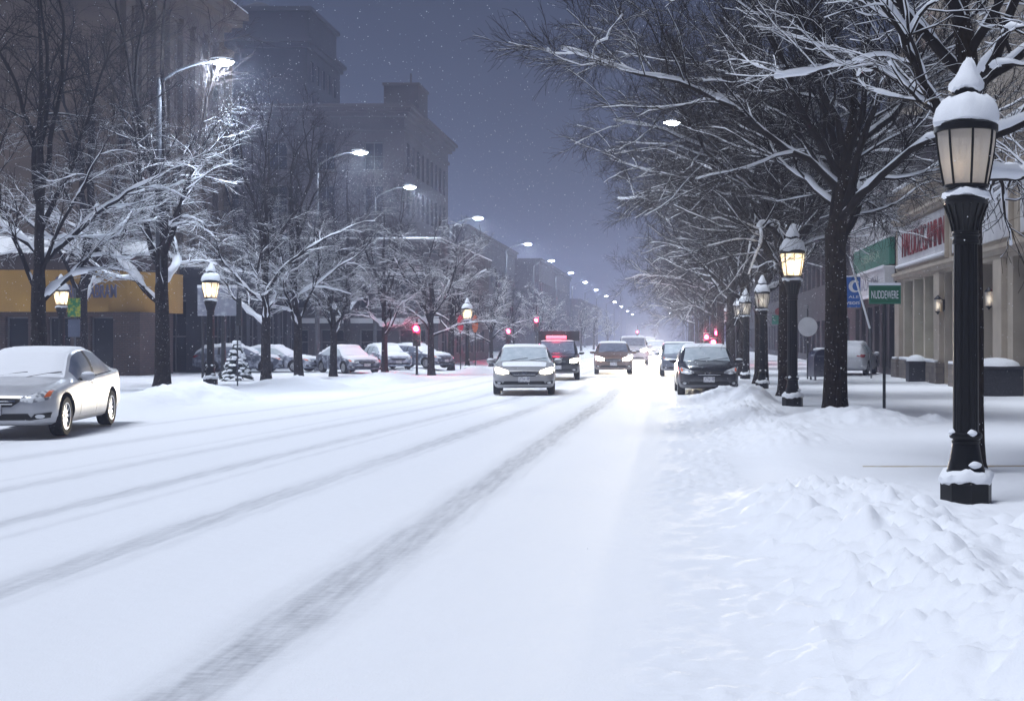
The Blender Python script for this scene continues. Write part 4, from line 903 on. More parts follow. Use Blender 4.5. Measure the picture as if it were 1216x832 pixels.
MB().ellipsoid((0, -0.08, pz(370, 62) - t.location.z), (0.17, 0.06, 0.17)).build('red_roundel', M['redsign'], t, True)
# left signs
t = thing('grey_sign_board', 'wide snow dusted grey board on posts behind the left lit lantern', 'sign', (px(258, 49), 49, gz(px(258, 49), 49)))
MB().box((-0.75, -0.05, pz(375, 49) - 0.12), (0.75, 0.05, pz(342, 49) - 0.12), 0.01).build('panel', M['signgrey'], t)
MB().lathe([(0.2, -0.1), (0.2, 0.15), (0.13, 0.25), (0.09, 0.6), (0.075, 3.4)], 12, (0.2, 0.12, 0)).build('post', M['darkpole'], t, True); MB().lathe([(0.05, -0.1), (0.05, 3.4)], 8, (-0.6, 0.10, 0)).build('post', M['darkpole'], t, True)
MB().box((-0.76, -0.07, pz(342, 49) - 0.118), (0.76, 0.07, pz(339, 49) - 0.1), 0.02).build('clinging_snow', M['bsnow'], t)
t = thing('banner_sign', 'green and yellow vertical sign right of the far left lantern', 'sign', (px(89, 44.5), 44.5, gz(px(89, 44.5), 44.5)))
MB().lathe([(0.04, -0.1), (0.04, 3.3)], 8).build('post', M['galv'], t); g0 = t.location.z
M['banner'] = mat('green_yellow_banner', (0.012, 0.14, 0.05), 0.5, noise=(7, (0.28, 0.30, 0.03), 0.50, 0.60, 2))
MB().box((-0.22, -0.08, pz(376, 44.5) - g0), (0.22, -0.045, pz(354, 44.5) - g0), 0.008).build('panel', M['banner'], t)
MB().box((-0.21, -0.08, pz(400, 44.5) - g0), (0.21, -0.045, pz(379, 44.5) - g0), 0.008).build('lower_panel', M['steelblue'], t)
t = thing('narrow_sign', 'narrow dark folded sign on a thin pole by the snowy shrub', 'sign', (px(282, 41), 41, gz(px(282, 41), 41)))
MB().lathe([(0.025, -0.1), (0.025, 3.0)], 8).build('post', M['galv'], t); MB().box((-0.03, -0.03, 1.95), (0.13, 0.03, 2.85), 0.01).build('panel', M['darkpole'], t)
for i, x in enumerate((546.5, 564)):
    t = thing('red_banner', 'red banner hanging %s of the small distant lantern' % ('left', 'right')[i], 'banner', (px(x, 64), 64.1, 0.1), 0, 'red banners beside the distant lantern')
    MB().lathe([(0.03, -0.1), (0.03, 3.0)], 8).build('post', M['darkpole'], t)
    q = MB().lathe([(0.01, 0), (0.16, 0), (0.16, 0.02), (0.01, 0.02)], 16).build('cloth', mat('red_cloth', (0.55, 0.03, 0.05) if i == 0 else (0.5, 0.12, 0.04), 0.7), t); q.rotation_euler = (R(90), 0, 0); q.scale = (1, 2.8, 1); q.location = (0, -0.05, 2.3)
# snowy shrub (triangular conifer)
t = thing('snowy_shrub', 'small triangular conifer shrub loaded with snow on the left', 'shrub', (px(281, 46), 46, gz(px(281, 46), 46)))
rg = random.Random(2); b = MB(); s_ = MB(); MB().lathe([(0.05, -0.1), (0.03, 1.5)], 8).build('trunk', M['bark2'], t)
for k in range(150):
    z = 0.08 + 1.35 * (rg.random() ** 1.3); rad = 0.62 * (1 - z / 1.55) + 0.05; a = rg.random() * 2 * PI
    p1 = Vector((rad * math.cos(a), rad * math.sin(a), z - 0.10)); p0 = Vector((0, 0, z + 0.08)); b.tube([p0, (p0 + p1) / 2 + Vector((0, 0, .03)), p1], [0.02, 0.05, 0.015], 5)
    if rg.random() < 0.75: pm = p0.lerp(p1, 0.75); s_.ellipsoid(pm + Vector((0, 0, .05)), (0.10, 0.10, 0.05), 7, 4)
b.build('branches', M['conifer'], t); s_.build('clinging_snow', M['bsnow'], t, True)
# planters and bin by the shop
def planter(X, Y, wx, wy, h, lb, nm='planter', cat='planter'):
    z = gz(X, Y); t = thing(nm, lb, cat, (X, Y, z))
    b = MB(); b.box((-wx / 2, -wy / 2, -0.1), (wx / 2, wy / 2, h - 0.08), 0.02); b.box((-wx / 2 - 0.03, -wy / 2 - 0.03, h - 0.08), (wx / 2 + 0.03, wy / 2 + 0.03, h), 0.015); b.build('tub', M['speckle'], t)
    hp = MB(); hp.ellipsoid((0, 0, h), (wx * 0.56, wy * 0.56, 0.22), 18, 8, -0.05); hp.build('snow_cap', M['snow'], t, True)
planter(8.75, 33.6, 1.1, 1.3, 0.78, 'dark speckled square planter heaped with snow at right edge')
planter(8.72, 44.2, 0.62, 0.62, 0.72, 'dark speckled bin with snow cap before the green shop windows', 'litter_bin', 'bin')

# ------------------------------------------------------------------ vehicles
PROF = {
 'sedan': dict(L=4.62, W=0.91, s=[0, .012, .04, .10, .20, .285, .43, .50, .60, .70, .86, .92, .975, 1],
   top=[.62, .70, .76, .82, .89, .95, 1.36, 1.425, 1.44, 1.40, 1.11, 1.09, 1.03, .80], belt=[.60, .66, .70, .75, .82, .87, .92, .93, .945, .965, 1.0, 1.01, .98, .77],
   hw=[.60, .72, .80, .87, .91, .915, .915, .915, .915, .91, .89, .86, .79, .68], bot=[.30, .24, .21, .20, .19, .19, .19, .19, .19, .19, .20, .23, .30, .36], roofw=.62, ws=(.285, .44), rg=(.68, .86), sg=(.335, .80), pill=(.545,), wheels=(.185, .775), wr=.325),
 'hatch': dict(L=4.4, W=0.90, s=[0, .012, .04, .10, .18, .265, .42, .50, .65, .82, .90, .965, 1],
   top=[.66, .76, .84, .91, .97, 1.03, 1.42, 1.48, 1.50, 1.44, 1.36, 1.10, .85], belt=[.64, .71, .77, .82, .89, .94, .98, .99, 1.01, 1.04, 1.05, 1.02, .82],
   hw=[.64, .76, .83, .88, .90, .905, .905, .905, .905, .90, .88, .83, .74], bot=[.32, .26, .22, .21, .2, .2, .2, .2, .2, .21, .24, .3, .38], roofw=.64, ws=(.265, .43), rg=(.87, .965), sg=(.32, .86), pill=(.53, .70), wheels=(.185, .79), wr=.33),
 'suv': dict(L=4.9, W=0.97, s=[0, .012, .04, .10, .18, .27, .385, .45, .65, .85, .94, .98, 1],
   top=[.85, .97, 1.03, 1.08, 1.12, 1.16, 1.68, 1.75, 1.78, 1.77, 1.70, 1.30, 1.0], belt=[.82, .92, .97, 1.0, 1.06, 1.10, 1.14, 1.14, 1.15, 1.16, 1.16, 1.12, .95],
   hw=[.74, .86, .92, .95, .965, .97, .97, .97, .97, .97, .95, .92, .86], bot=[.42, .34, .31, .30, .29, .29, .29, .29, .29, .3, .33, .38, .45], roofw=.74, ws=(.27, .395), rg=(.92, .98), sg=(.31, .93), pill=(.50, .70), wheels=(.18, .79), wr=.38)}

def car_body(P, fade=60):
    ns = 72; sv = np.linspace(0, 1, ns); sv = np.unique(np.concatenate([sv, [.004, .012, .025, .985, .995], np.array(P['ws']), np.array(P['rg']), np.array(P['sg'])]))
    def ip(k, sm=0.018):
        d = np.linspace(-0.1, 1.1, 1201); y = np.interp(np.clip(d, 0, 1), P['s'], P[k]); ker = np.exp(-(np.arange(-40, 41) * 0.001 / sm) ** 2); ker /= ker.sum()
        ys = np.convolve(np.pad(y, 40, 'edge'), ker, 'valid'); g = np.interp(sv, d, ys); e = np.interp(sv, P['s'], P[k]); m = np.clip(np.minimum(sv, 1 - sv) / 0.04, 0, 1); return g * m + e * (1 - m)
    top, belt, hw, bot = ip('top'), ip('belt'), ip('hw'), ip('bot', 0.03)
    L = P['L']; rings = []
    for i, s in enumerate(sv):
        T, Bz, w_, b0 = top[i], belt[i], hw[i], bot[i]; gh = np.clip((T - Bz - 0.10) / 0.30, 0, 1)
        wr = (0.80 * w_) * (1 - gh) + P['roofw'] * gh * (w_ / P['W'])
        wb = 0.935 * w_
        half = [(0, b0), (0.55 * w_, b0), (0.86 * w_, b0 + 0.01), (0.945 * w_, b0 + 0.05), (0.975 * w_, b0 + 0.13), (0.992 * w_, b0 + 0.28 * (Bz - b0)), (1.0 * w_, b0 + 0.5 * (Bz - b0)),
                (0.992 * w_, b0 + 0.68 * (Bz - b0)), (0.984 * w_, b0 + 0.80 * (Bz - b0)), (0.972 * w_, Bz - 0.045), (0.955 * w_, Bz - 0.012), (wb, Bz)]
        g0x, g0z = wb - 0.012, Bz + 0.012; g1x, g1z = wr + 0.015, max(T - 0.055, Bz + 0.02)
        for k in range(4):
            f = k / 3; bow = 0.035 * math.sin(PI * f) * gh; half.append((g0x * (1 - f) + g1x * f + bow, g0z * (1 - f) + g1z * f))
        half += [(wr - 0.03, T - 0.026), (wr * 0.86, T - 0.014), (wr * 0.6, T - 0.005), (wr * 0.3, T), (0, T + 0.002)]
        full = half + [(-x, z) for x, z in half[-2:0:-1]]
        rings.append([(x, (s - 0.5) * L, z) for x, z in full])
    n = len(rings[0]); H = 21; V = [v for r_ in rings for v in r_]; F = []; reg = []
    for i in range(len(sv) - 1):
        sm = (sv[i] + sv[i + 1]) / 2
        for k in range(n):
            kk = k if k < 20 else n - 1 - k
            F.append((i * n + k, i * n + (k + 1) % n, (i + 1) * n + (k + 1) % n, (i + 1) * n + k))
            r_ = 0
            if 12 <= kk <= 14 and P['sg'][0] < sm < P['sg'][1]: r_ = 5 if any(abs(sm - q) < 0.012 for q in P['pill']) else 3
            elif kk >= 16 and P['ws'][0] < sm < P['ws'][1]: r_ = 1
            elif kk >= 16 and P['rg'][0] < sm < P['rg'][1]: r_ = 2
            reg.append(r_)
    F.append(tuple(range(n))[::-1]); reg.append(0); F.append(tuple((len(sv) - 1) * n + k for k in range(n))); reg.append(0)
    return V, F, reg, sv

def patch(bvh, poly, view, off=0.012, step=0.05, back=0.03):
    """flat outline laid onto the body surface seen from front/side/rear: raised piece with a rim"""
    bm = bmesh.new(); ax = {'front': lambda a, c: (a, 0, c), 'rear': lambda a, c: (a, 0, c), 'right': lambda a, c: (0, a, c), 'left': lambda a, c: (0, a, c), 'top': lambda a, c: (a, c, 0)}[view]
    bm.faces.new([bm.verts.new(ax(a, c)) for a, c in poly])
    A = [p[0] for p in poly]; C_ = [p[1] for p in poly]
    d1, d2 = {'front': ((1, 0, 0), (0, 0, 1)), 'rear': ((1, 0, 0), (0, 0, 1)), 'right': ((0, 1, 0), (0, 0, 1)), 'left': ((0, 1, 0), (0, 0, 1)), 'top': ((1, 0, 0), (0, 1, 0))}[view]
    for arr, d in ((A, d1), (C_, d2)):
        v = min(arr) + step
        while v < max(arr) - 1e-4:
            bmesh.ops.bisect_plane(bm, geom=bm.verts[:] + bm.edges[:] + bm.faces[:], plane_co=Vector(d) * v, plane_no=Vector(d)); v += step
    bmesh.ops.triangulate(bm, faces=bm.faces[:])
    D = {'front': Vector((0, 1, 0)), 'rear': Vector((0, -1, 0)), 'right': Vector((-1, 0, 0)), 'left': Vector((1, 0, 0)), 'top': Vector((0, 0, -1))}[view]
    for v in bm.verts:
        o = v.co - D * 6; h = bvh.ray_cast(o, D)
        if h[0] is None: h = bvh.find_nearest(v.co - D * (2.2 if view in ('front', 'rear') else 0.9))
        n = h[1]; n = n if n.dot(D) < 0 else -n
        v.co = h[0] + (n * 0.6 - D * 0.4).normalized() * off
    ed = [e for e in bm.edges if e.is_boundary]
    r = bmesh.ops.extrude_edge_only(bm, edges=ed)
    for v in [g for g in r['geom'] if isinstance(g, bmesh.types.BMVert)]: v.co += D * back
    m = MB(); m.bm(bm); return m

def make_wheel(parent, loc, rad, side, m_rim):
    t = MB(); pr = [(rad * 0.66, -0.10), (rad * 0.93, -0.105), (rad * 0.985, -0.085), (rad, -0.05), (rad, 0.05), (rad * 0.985, 0.085), (rad * 0.93, 0.105), (rad * 0.66, 0.10)]
    n = 36; vs = [(x, r * math.cos(2 * PI * k / n), r * math.sin(2 * PI * k / n)) for r, x in pr for k in range(n)]
    fs = [(i * n + k, i * n + (k + 1) % n, ((i + 1) % len(pr)) * n + (k + 1) % n, ((i + 1) % len(pr)) * n + k) for i in range(len(pr)) for k in range(n)]
    wv = bpy.data.objects.new('wheel', None); COL.objects.link(wv); wv.parent = parent; wv.location = loc
    t.add(vs, fs).build('tyre', M['rubber'], wv, True)
    rm = MB(); sx = side
    for k in range(10):
        a = 2 * PI * k / 10; c_, s_ = math.cos(a), math.sin(a); c2, s2 = math.cos(a + PI / 2), math.sin(a + PI / 2); wd0, wd1 = 0.020, 0.030; r0, r1 = rad * 0.12, rad * 0.64
        q = []
        for xx in (0.085 * sx, 0.055 * sx):
            q += [(xx - 0.012 * sx, r0 * c_ - wd0 * c2, r0 * s_ - wd0 * s2), (xx - 0.012 * sx, r0 * c_ + wd0 * c2, r0 * s_ + wd0 * s2), (xx, r1 * c_ + wd1 * c2, r1 * s_ + wd1 * s2), (xx, r1 * c_ - wd1 * c2, r1 * s_ - wd1 * s2)]
        rm.add(q, [(0, 1, 2, 3), (4, 7, 6, 5), (0, 4, 5, 1), (1, 5, 6, 2), (2, 6, 7, 3), (3, 7, 4, 0)])
    pr2 = [(rad * 0.62, 0.06), (rad * 0.62, 0.098), (rad * 0.68, 0.102), (rad * 0.68, 0.06)]
    vs = [(x * sx, r * math.cos(2 * PI * k / n), r * math.sin(2 * PI * k / n)) for r, x in pr2 for k in range(n)]
    rm.add(vs, [(i * n + k, i * n + (k + 1) % n, ((i + 1) % 4) * n + (k + 1) % n, ((i + 1) % 4) * n + k) for i in range(4) for k in range(n)])
    hub = [(0.005, 0.088), (rad * 0.14, 0.085), (rad * 0.16, 0.05)]
    vs = [(x * sx, r * math.cos(2 * PI * k / 16), r * math.sin(2 * PI * k / 16)) for r, x in hub for k in range(16)]; rm.add(vs, [(i * 16 + k, i * 16 + (k + 1) % 16, (i + 1) * 16 + (k + 1) % 16, (i + 1) * 16 + k) for i in range(2) for k in range(16)])
    rm.build('rim', m_rim, wv)
    dv = [(0.03 * sx, rad * 0.66 * math.cos(2 * PI * k / n), rad * 0.66 * math.sin(2 * PI * k / n)) for k in range(n)]; MB().add(dv, [tuple(range(n))]).build('brake_disc', M['liner'], wv)
    return wv

def car(name, label, cat, typ, X, Y, rz, m_paint, lit=None, snow=(), windscreen='frost', sideglass='carglass', front='wide', grp=None, z=None, spot=0, sc=(1, 1, 1), emblem=False, snowh=0.035, detail=True):
    P = PROF[typ]; L = P['L']
    t = thing(name, label, cat, (X, Y, gz(X, Y) + 0.01 if z is None else z), rz, grp); t.scale = sc
    V, F, reg, sv = car_body(P)
    me = bpy.data.meshes.new('body'); me.from_pydata(V, [], F); me.update()
    for k in range(6): me.materials.append(m_paint)
    me.polygons.foreach_set('material_index', reg)
    bvh = BVHTree.FromPolygons([Vector(v) for v in V], F)
    tmp = bpy.data.objects.new('tmp', me); COL.objects.link(tmp); cut = []
    for ws in P['wheels']:
        c = MB(); n = 32; rr = P['wr'] * 1.16
        for sgn in (-1, 1):
            yc = (ws - 0.5) * L; x0, x1 = (0.52 * sgn, 1.4 * sgn)
            c.add([(x, yc + rr * math.cos(2 * PI * k / n), P['wr'] + 0.02 + rr * math.sin(2 * PI * k / n)) for x in (x0, x1) for k in range(n)], [(k, (k + 1) % n, n + (k + 1) % n, n + k) if sgn < 0 else (k, n + k, n + (k + 1) % n, (k + 1) % n) for k in range(n)] + [tuple(range(n)) if sgn > 0 else tuple(range(n))[::-1], tuple(range(n, 2 * n))[::-1] if sgn > 0 else tuple(range(n, 2 * n))])
        cm = bpy.data.meshes.new('cut'); cm.from_pydata(c.v, [], c.f); 
        for k in range(6): cm.materials.append(M['liner'])
        cm.polygons.foreach_set('material_index', [4] * len(cm.polygons)); bmx = bmesh.new(); bmx.from_mesh(cm); bmesh.ops.recalc_face_normals(bmx, faces=bmx.faces[:]); bmx.to_mesh(cm); bmx.free()
        co = bpy.data.objects.new('cut', cm); COL.objects.link(co); cut.append(co)
        md = tmp.modifiers.new('b', 'BOOLEAN'); md.operation = 'DIFFERENCE'; md.object = co; md.solver = 'EXACT'
    bmx = bmesh.new(); bmx.from_mesh(me); bmesh.ops.recalc_face_normals(bmx, faces=bmx.faces[:]); bmx.to_mesh(me); bmx.free()
    dg = bpy.context.evaluated_depsgraph_get(); dg.update(); res = bpy.data.meshes.new_from_object(tmp.evaluated_get(dg))
    for o in [tmp] + cut: bpy.data.objects.remove(o)
    gl = {'frost': M['frost'], 'dim': M['frostdark'], 'carglass': M['carglass'], 'snow': M['snow']}
    groups = {}
    for p_ in res.polygons:
        mi = p_.material_index; cx = p_.center.x
        key = ('wheel_arch', cx > 0, p_.center.y > 0) if mi == 4 else {0: 'body', 5: ('window_pillar', cx > 0), 1: 'windscreen', 2: 'rear_window', 3: ('side_window', cx > 0)}[mi]
        groups.setdefault(key, []).append(p_)
    for key, ps in groups.items():
        ids = sorted({v for p_ in ps for v in p_.vertices}); mp = {v: i for i, v in enumerate(ids)}
        nm = key if isinstance(key, str) else key[0]
        m2 = bpy.data.meshes.new(nm); m2.from_pydata([res.vertices[v].co[:] for v in ids], [], [[mp[v] for v in p_.vertices] for p_ in ps])
        mm = {'window_pillar': M['liner'], 'body': m_paint, 'wheel_arch': M['liner'], 'windscreen': gl[windscreen], 'rear_window': M['frostdark'], 'side_window': gl[sideglass]}[nm]
        link(nm, m2, mm, t, True)
    bpy.data.meshes.remove(res)
    for ws in P['wheels']:
        for sgn in (-1, 1): make_wheel(t, (sgn * (P['W'] - 0.125), (ws - 0.5) * L, P['wr']), P['wr'], sgn, M['rim'])
    hb = np.interp(0.02, P['s'], P['top'])
    # front: headlamps, grille, intake, plate
    z0 = hb
    hl = [(0.43, z0 - 0.11), (0.60, z0 - 0.14), (0.79, z0 - 0.10), (0.82, z0 + 0.035), (0.78, z0 + 0.06), (0.58, z0 + 0.0), (0.44, z0 - 0.055)]
    if front == 'truck': hl = [(0.52, z0 - 0.22), (0.80, z0 - 0.22), (0.87, z0 - 0.02), (0.60, z0 - 0.05), (0.52, z0 - 0.08)]
    for sgn in (-1, 1):
        m = M['lens'] if not lit else (M['head'] if lit == 'low' else M['headfar'])
        one = lit and not (front == 'truck' and sgn < 0)
        o = patch(bvh, [(a * sgn, c) for a, c in hl][::sgn], 'front').build('headlight', m if one or not lit else M['lens'], t, True)
        if detail and not lit: patch(bvh, [(a * sgn, c) for a, c in ((0.74, z0 - 0.06), (0.795, z0 - 0.05), (0.80, z0 + 0.035), (0.76, z0 + 0.03))][::sgn], 'front', 0.018).build('turn_signal', M['amber'], o, True)
        if one and spot:
            l = bpy.data.lights.new('beam', 'SPOT'); l.energy = spot; l.color = (1.0, 0.88, 0.66); l.spot_size = R(15 if spot > 3000 else 20); l.spot_blend = 0.9; l.shadow_soft_size = 0.08
            lo = bpy.data.objects.new('beam', l); COL.objects.link(lo); lo.parent = t; lo.location = (0.66 * sgn, -L / 2 - 0.15, z0 - 0.03); lo.rotation_euler = (R(88), 0, R(180))
    if front == 'truck': g = [(-0.48, z0 - 0.24), (0.48, z0 - 0.24), (0.50, z0 - 0.06), (-0.50, z0 - 0.06)]
    else: g = [(-0.30, z0 - 0.20), (0.30, z0 - 0.20), (0.44, z0 - 0.11), (0.47, z0 - 0.075), (0.0, z0 - 0.055), (-0.47, z0 - 0.075), (-0.44, z0 - 0.11)]
    gr = patch(bvh, g, 'front', 0.010).build('grille', M['liner'], t, True)
    ch = MB()
    for q in (0.35, 0.7):
        zq = z0 - 0.20 + 0.13 * q; wq = 0.28 + 0.12 * q; pp = patch(bvh, [(-wq, zq - 0.008), (wq, zq - 0.008), (wq, zq + 0.008), (-wq, zq + 0.008)], 'front', 0.018); ch.add(pp.v, pp.f)
    ch.build('grille_bar', M['chrome'], gr)
    if emblem:
        e = MB()
        for sgn in (-1, 1):
            pp = patch(bvh, [(0.0, z0 - 0.15), (0.07 * sgn, z0 - 0.075), (0.05 * sgn, z0 - 0.065), (0.0, z0 - 0.10)][::sgn], 'front', 0.026); e.add(pp.v, pp.f)
        e.build('emblem', M['chrome'], gr)
    zb = np.interp(0.01, P['s'], P['bot'])
    patch(bvh, [(-0.62, zb + 0.06), (0.62, zb + 0.06), (0.55, zb + 0.16), (-0.55, zb + 0.16)], 'front', 0.010).build('lower_intake', M['liner'], t, True)
    for sgn in (-1, 1):
        fo = patch(bvh, [(a * sgn, c) for a, c in ((0.56, zb + 0.055), (0.80, zb + 0.085), (0.82, zb + 0.17), (0.64, zb + 0.15))][::sgn], 'front', 0.012).build('fog_lamp_recess', M['liner'], t, True)
        patch(bvh, [(sgn * (0.70 + 0.055 * math.cos(a)), zb + 0.115 + 0.032 * math.sin(a)) for a in np.linspace(0, 2 * PI, 13)[:-1]][::sgn], 'front', 0.02).build('fog_lamp', M['lens'], fo, True)
    pl = MB(); pl.box((-0.16, -L / 2 - 0.045, zb + 0.14), (0.16, -L / 2 - 0.005, zb + 0.30), 0.008); pl.build('number_plate', M['plate'], t)
    # sides: mirrors, door seams, handles, trim
    wsx = P['ws'][0]; yb = lambda s: (s - 0.5) * L
    bz = lambda s: float(np.interp(s, P['s'], P['belt']))
    for sgn in (-1, 1):
        vw = 'right' if sgn > 0 else 'left'
        m = MB(); ym = yb(wsx + 0.075); zm = bz(wsx + 0.07) + 0.05; xm = P['W'] + 0.085
        m.ellipsoid((sgn * xm, ym, zm), (0.12, 0.075, 0.075), 14, 8); mi = m.build('mirror', m_paint, t, True)
        MB().tube([(sgn * (P['W'] - 0.09), ym + 0.02, zm - 0.05), (sgn * xm, ym, zm - 0.03)], 0.025, 6).build('mirror_stalk', M['liner'], mi)
        MB().ellipsoid((sgn * xm, ym, zm + 0.045), (0.11, 0.07, 0.045), 10, 6).build('mirror_snow', M['bsnow'], mi, True)
        sm = MB(); b0 = 0.30 if typ != 'suv' else 0.42
        for s_ in (wsx + 0.055, P['pill'][0], P['sg'][1] - 0.06 if typ == 'sedan' else P['pill'][1]):
            pp = patch(bvh, [(yb(s_) - 0.006, b0), (yb(s_) + 0.006, b0), (yb(s_) + 0.006, bz(s_) - 0.005), (yb(s_) - 0.006, bz(s_) - 0.005)][::1], vw, 0.002, 0.08, 0.004); pp.build('door_seam', M['liner'], t)
        for s_ in (P['pill'][0] - 0.035, P['pill'][0] + 0.175):
            pp = patch(bvh, [(yb(s_) - 0.09, bz(s_) - 0.13), (yb(s_) + 0.07, bz(s_) - 0.13), (yb(s_) + 0.07, bz(s_) - 0.095), (yb(s_) - 0.09, bz(s_) - 0.095)], vw, 0.03, 0.05, 0.03); pp.build('door_handle', M['chrome'], t, True)
        pp = patch(bvh, [(yb(P['sg'][0]), bz(P['sg'][0]) - 0.002), (yb(P['sg'][1]), bz(P['sg'][1]) - 0.002), (yb(P['sg'][1]), bz(P['sg'][1]) + 0.012), (yb(P['sg'][0]), bz(P['sg'][0]) + 0.012)], vw, 0.006, 0.12, 0.006); pp.build('window_trim', M['chrome'] if typ == 'sedan' else M['liner'], t)
        pp = patch(bvh, [(yb(P['wheels'][0]) + P['wr'] * 1.2, b0 - 0.085), (yb(P['wheels'][1]) - P['wr'] * 1.2, b0 - 0.085), (yb(P['wheels'][1]) - P['wr'] * 1.2, b0 - 0.03), (yb(P['wheels'][0]) + P['wr'] * 1.2, b0 - 0.03)], vw, 0.01, 0.1, 0.02); pp.build('sill', m_paint if typ == 'sedan' else M['liner'], t, True)
        patch(bvh, [(a * sgn, c) for a, c in ((0.50, z0 + 0.12), (0.80, z0 + 0.06), (0.84, z0 + 0.2), (0.55, z0 + 0.24))][::-sgn], 'rear', 0.012).build('tail_light', M['redlens'], t, True)
    wp = MB()
    for a in (-0.42, 0.12):
        s0, s1 = wsx + 0.012, wsx + 0.07; zz = lambda s: float(np.interp(s, P['s'], P['top'])) + 0.03
        wp.tube([(a, yb(wsx) - 0.02, zz(wsx) - 0.03), (a + 0.3, yb(s0) + 0.02, zz(s0) - 0.005), (a + 0.52, yb(s0) + 0.05, zz(s0) + 0.02)], 0.008, 5)
    wp.build('wiper', M['liner'], t)
    # snow lying on the car
    if snow:
        nring = 40; q = MB(); rngs = np.random.default_rng(int(abs(X * 10)) + 3)
        for (sa, sb, hgt, kmin) in snow:
            ii = [i for i in range(len(sv)) if sa <= sv[i] <= sb]; ks = list(range(kmin, 40 - kmin + 1)); nk = len(ks)
            nn = fbm(np.array([[i * 0.6 + sa * 50 for k in ks] for i in ii]), np.array([[k * 0.5 for k in ks] for i in ii]), 7, 3)
            vs = []
            for a, i in enumerate(ii):
                for b_, k in enumerate(ks):
                    v = Vector(V[i * nring + k]); ea = min(a, len(ii) - 1 - a); eb = min(b_, nk - 1 - b_); e = min(1, ea / 1.5) * min(1, eb / 1.5)
                    cxz = Vector((v.x * 0.5, 0, v.z - 0.8)).normalized(); nrm = Vector((v.x * 0.25, -0.15 if sv[i] < 0.4 else 0.1, 1)).normalized()
                    vs.append(v + nrm * (-0.012 + (hgt + 0.012) * e * (1 + 0.9 * nn[a, b_])))
            q.add(vs, [(a * nk + b_, a * nk + b_ + 1, (a + 1) * nk + b_ + 1, (a + 1) * nk + b_) for a in range(len(ii) - 1) for b_ in range(nk - 1)])
        q.build('snow_cover', M['snow'], t, True)
    return t

FULL = ((0.03, 0.275, 0.08, 13), (0.27, 0.47, 0.06, 15), (0.44, 0.90, 0.13, 15), (0.88, 0.99, 0.07, 14))
ROOF = ((0.44, 0.80, 0.035, 15),)
# moving and near cars
car('silver_sedan', 'silver sedan with snow covered windscreen at left edge of the road', 'car', 'sedan', px(46, 22.6), 22.6, R(9), M['silver'], snow=((0.275, 0.455, 0.018, 16), (0.43, 0.66, 0.02, 15)), windscreen='snow', sideglass='dim', emblem=False, sc=(1.02, 1, 1.03))
car('silver_hatchback', 'oncoming silver car with lit headlamps in the middle of the road', 'car', 'hatch', px(623, 38.6), 38.6, R(6), M['pewter'], lit='low', snow=ROOF + ((0.05, 0.25, 0.012, 16),), windscreen='frost', emblem=True, spot=90, sc=(1.02, 1, 0.96))
tr = car('emergency_truck', 'tall black truck with red light bar behind the oncoming silver car', 'truck', 'suv', px(662, 52.0), 52.0, R(5), M['black'], lit='low', windscreen='dim', front='truck', spot=90, sc=(0.93, 1, 0.90), snow=((0.42, 0.47, 0.03, 15),))
b = MB(); b.box((-0.86, 0.2, 1.72), (0.98, 2.3, 2.18), 0.04); b.build('roof_box', M['charcoal'], tr)
b = MB(); b.box((-0.50, 0.0, 1.80), (0.40, 0.17, 1.96), 0.03); lb = b.build('light_bar', M['redbar'], tr)
l = bpy.data.lights.new('red_light', 'POINT'); l.energy = 14; l.color = (1, 0.02, 0.08); l.shadow_soft_size = 0.15; lo = bpy.data.objects.new('red_light', l); COL.objects.link(lo); lo.parent = tr; lo.location = (-0.05, 0.08, 2.6)
car('brown_car', 'brown oncoming car with dazzling headlamps right of the black truck', 'car', 'hatch', px(728, 60), 60, R(3), M['brown'], lit='high', windscreen='dim', snow=ROOF, spot=1200)
car('pale_van', 'pale van washed out by headlight glare behind the brown car', 'van', 'suv', px(752, 80), 80, R(2), M['silver'], lit='high', windscreen='dim', snow=ROOF, spot=9000, detail=False)
car('glaring_car', 'far car hidden in white headlight glare left of the parked cars', 'car', 'hatch', px(779, 105), 105, 0, M['silver'], lit='high', snow=ROOF, spot=40000, detail=False)
car('glaring_car', 'farthest car showing only headlight glare down the road', 'car', 'suv', px(770, 135), 135, 0, M['silver'], lit='high', snow=ROOF, spot=70000, detail=False)
car('black_hatchback', 'black hatchback parked on the right with frosted windscreen', 'car', 'hatch', px(837, 38.5), 38.5, R(1.5), M['black'], z=0.0, windscreen='frost', snow=((0.44, 0.85, 0.05, 15),), emblem=True, sc=(1.0, 1, 0.97))
car('grey_car', 'dark grey car parked behind the black hatchback on the right', 'car', 'suv', px(807, 56), 56, R(1), M['greyblue'], windscreen='frost', snow=ROOF, sc=(0.93, 1, 0.82))
# snowed-in parked cars on the left
GP = 'snowed in cars parked on the left'
car('parked_car', 'snow covered sedan parked facing the road behind the small left tree', 'car', 'sedan', px(413, 56.5), 56.5, R(38), M['snowydark'], snow=FULL, windscreen='frost', sideglass='frost', grp=GP, sc=(0.88, 0.88, 0.80))
car('parked_car', 'snow covered hatchback between the narrow tree and the left sedan', 'car', 'hatch', px(459, 63), 63, R(30), M['snowypaint'], snow=FULL, sideglass='frost', grp=GP, sc=(0.88, 0.88, 0.80))
car('parked_car', 'dark snow covered car behind the nearest red signal pole', 'car', 'hatch', px(496, 66), 66, R(60), M['snowydark'], snow=FULL, sideglass='dim', grp=GP, sc=(0.88, 0.88, 0.80))
car('parked_car', 'snow covered car partly behind two slim trunks on the left', 'car', 'sedan', px(328, 58), 58, R(80), M['snowypaint'], snow=FULL, sideglass='frost', grp=GP, sc=(0.88, 0.88, 0.80))
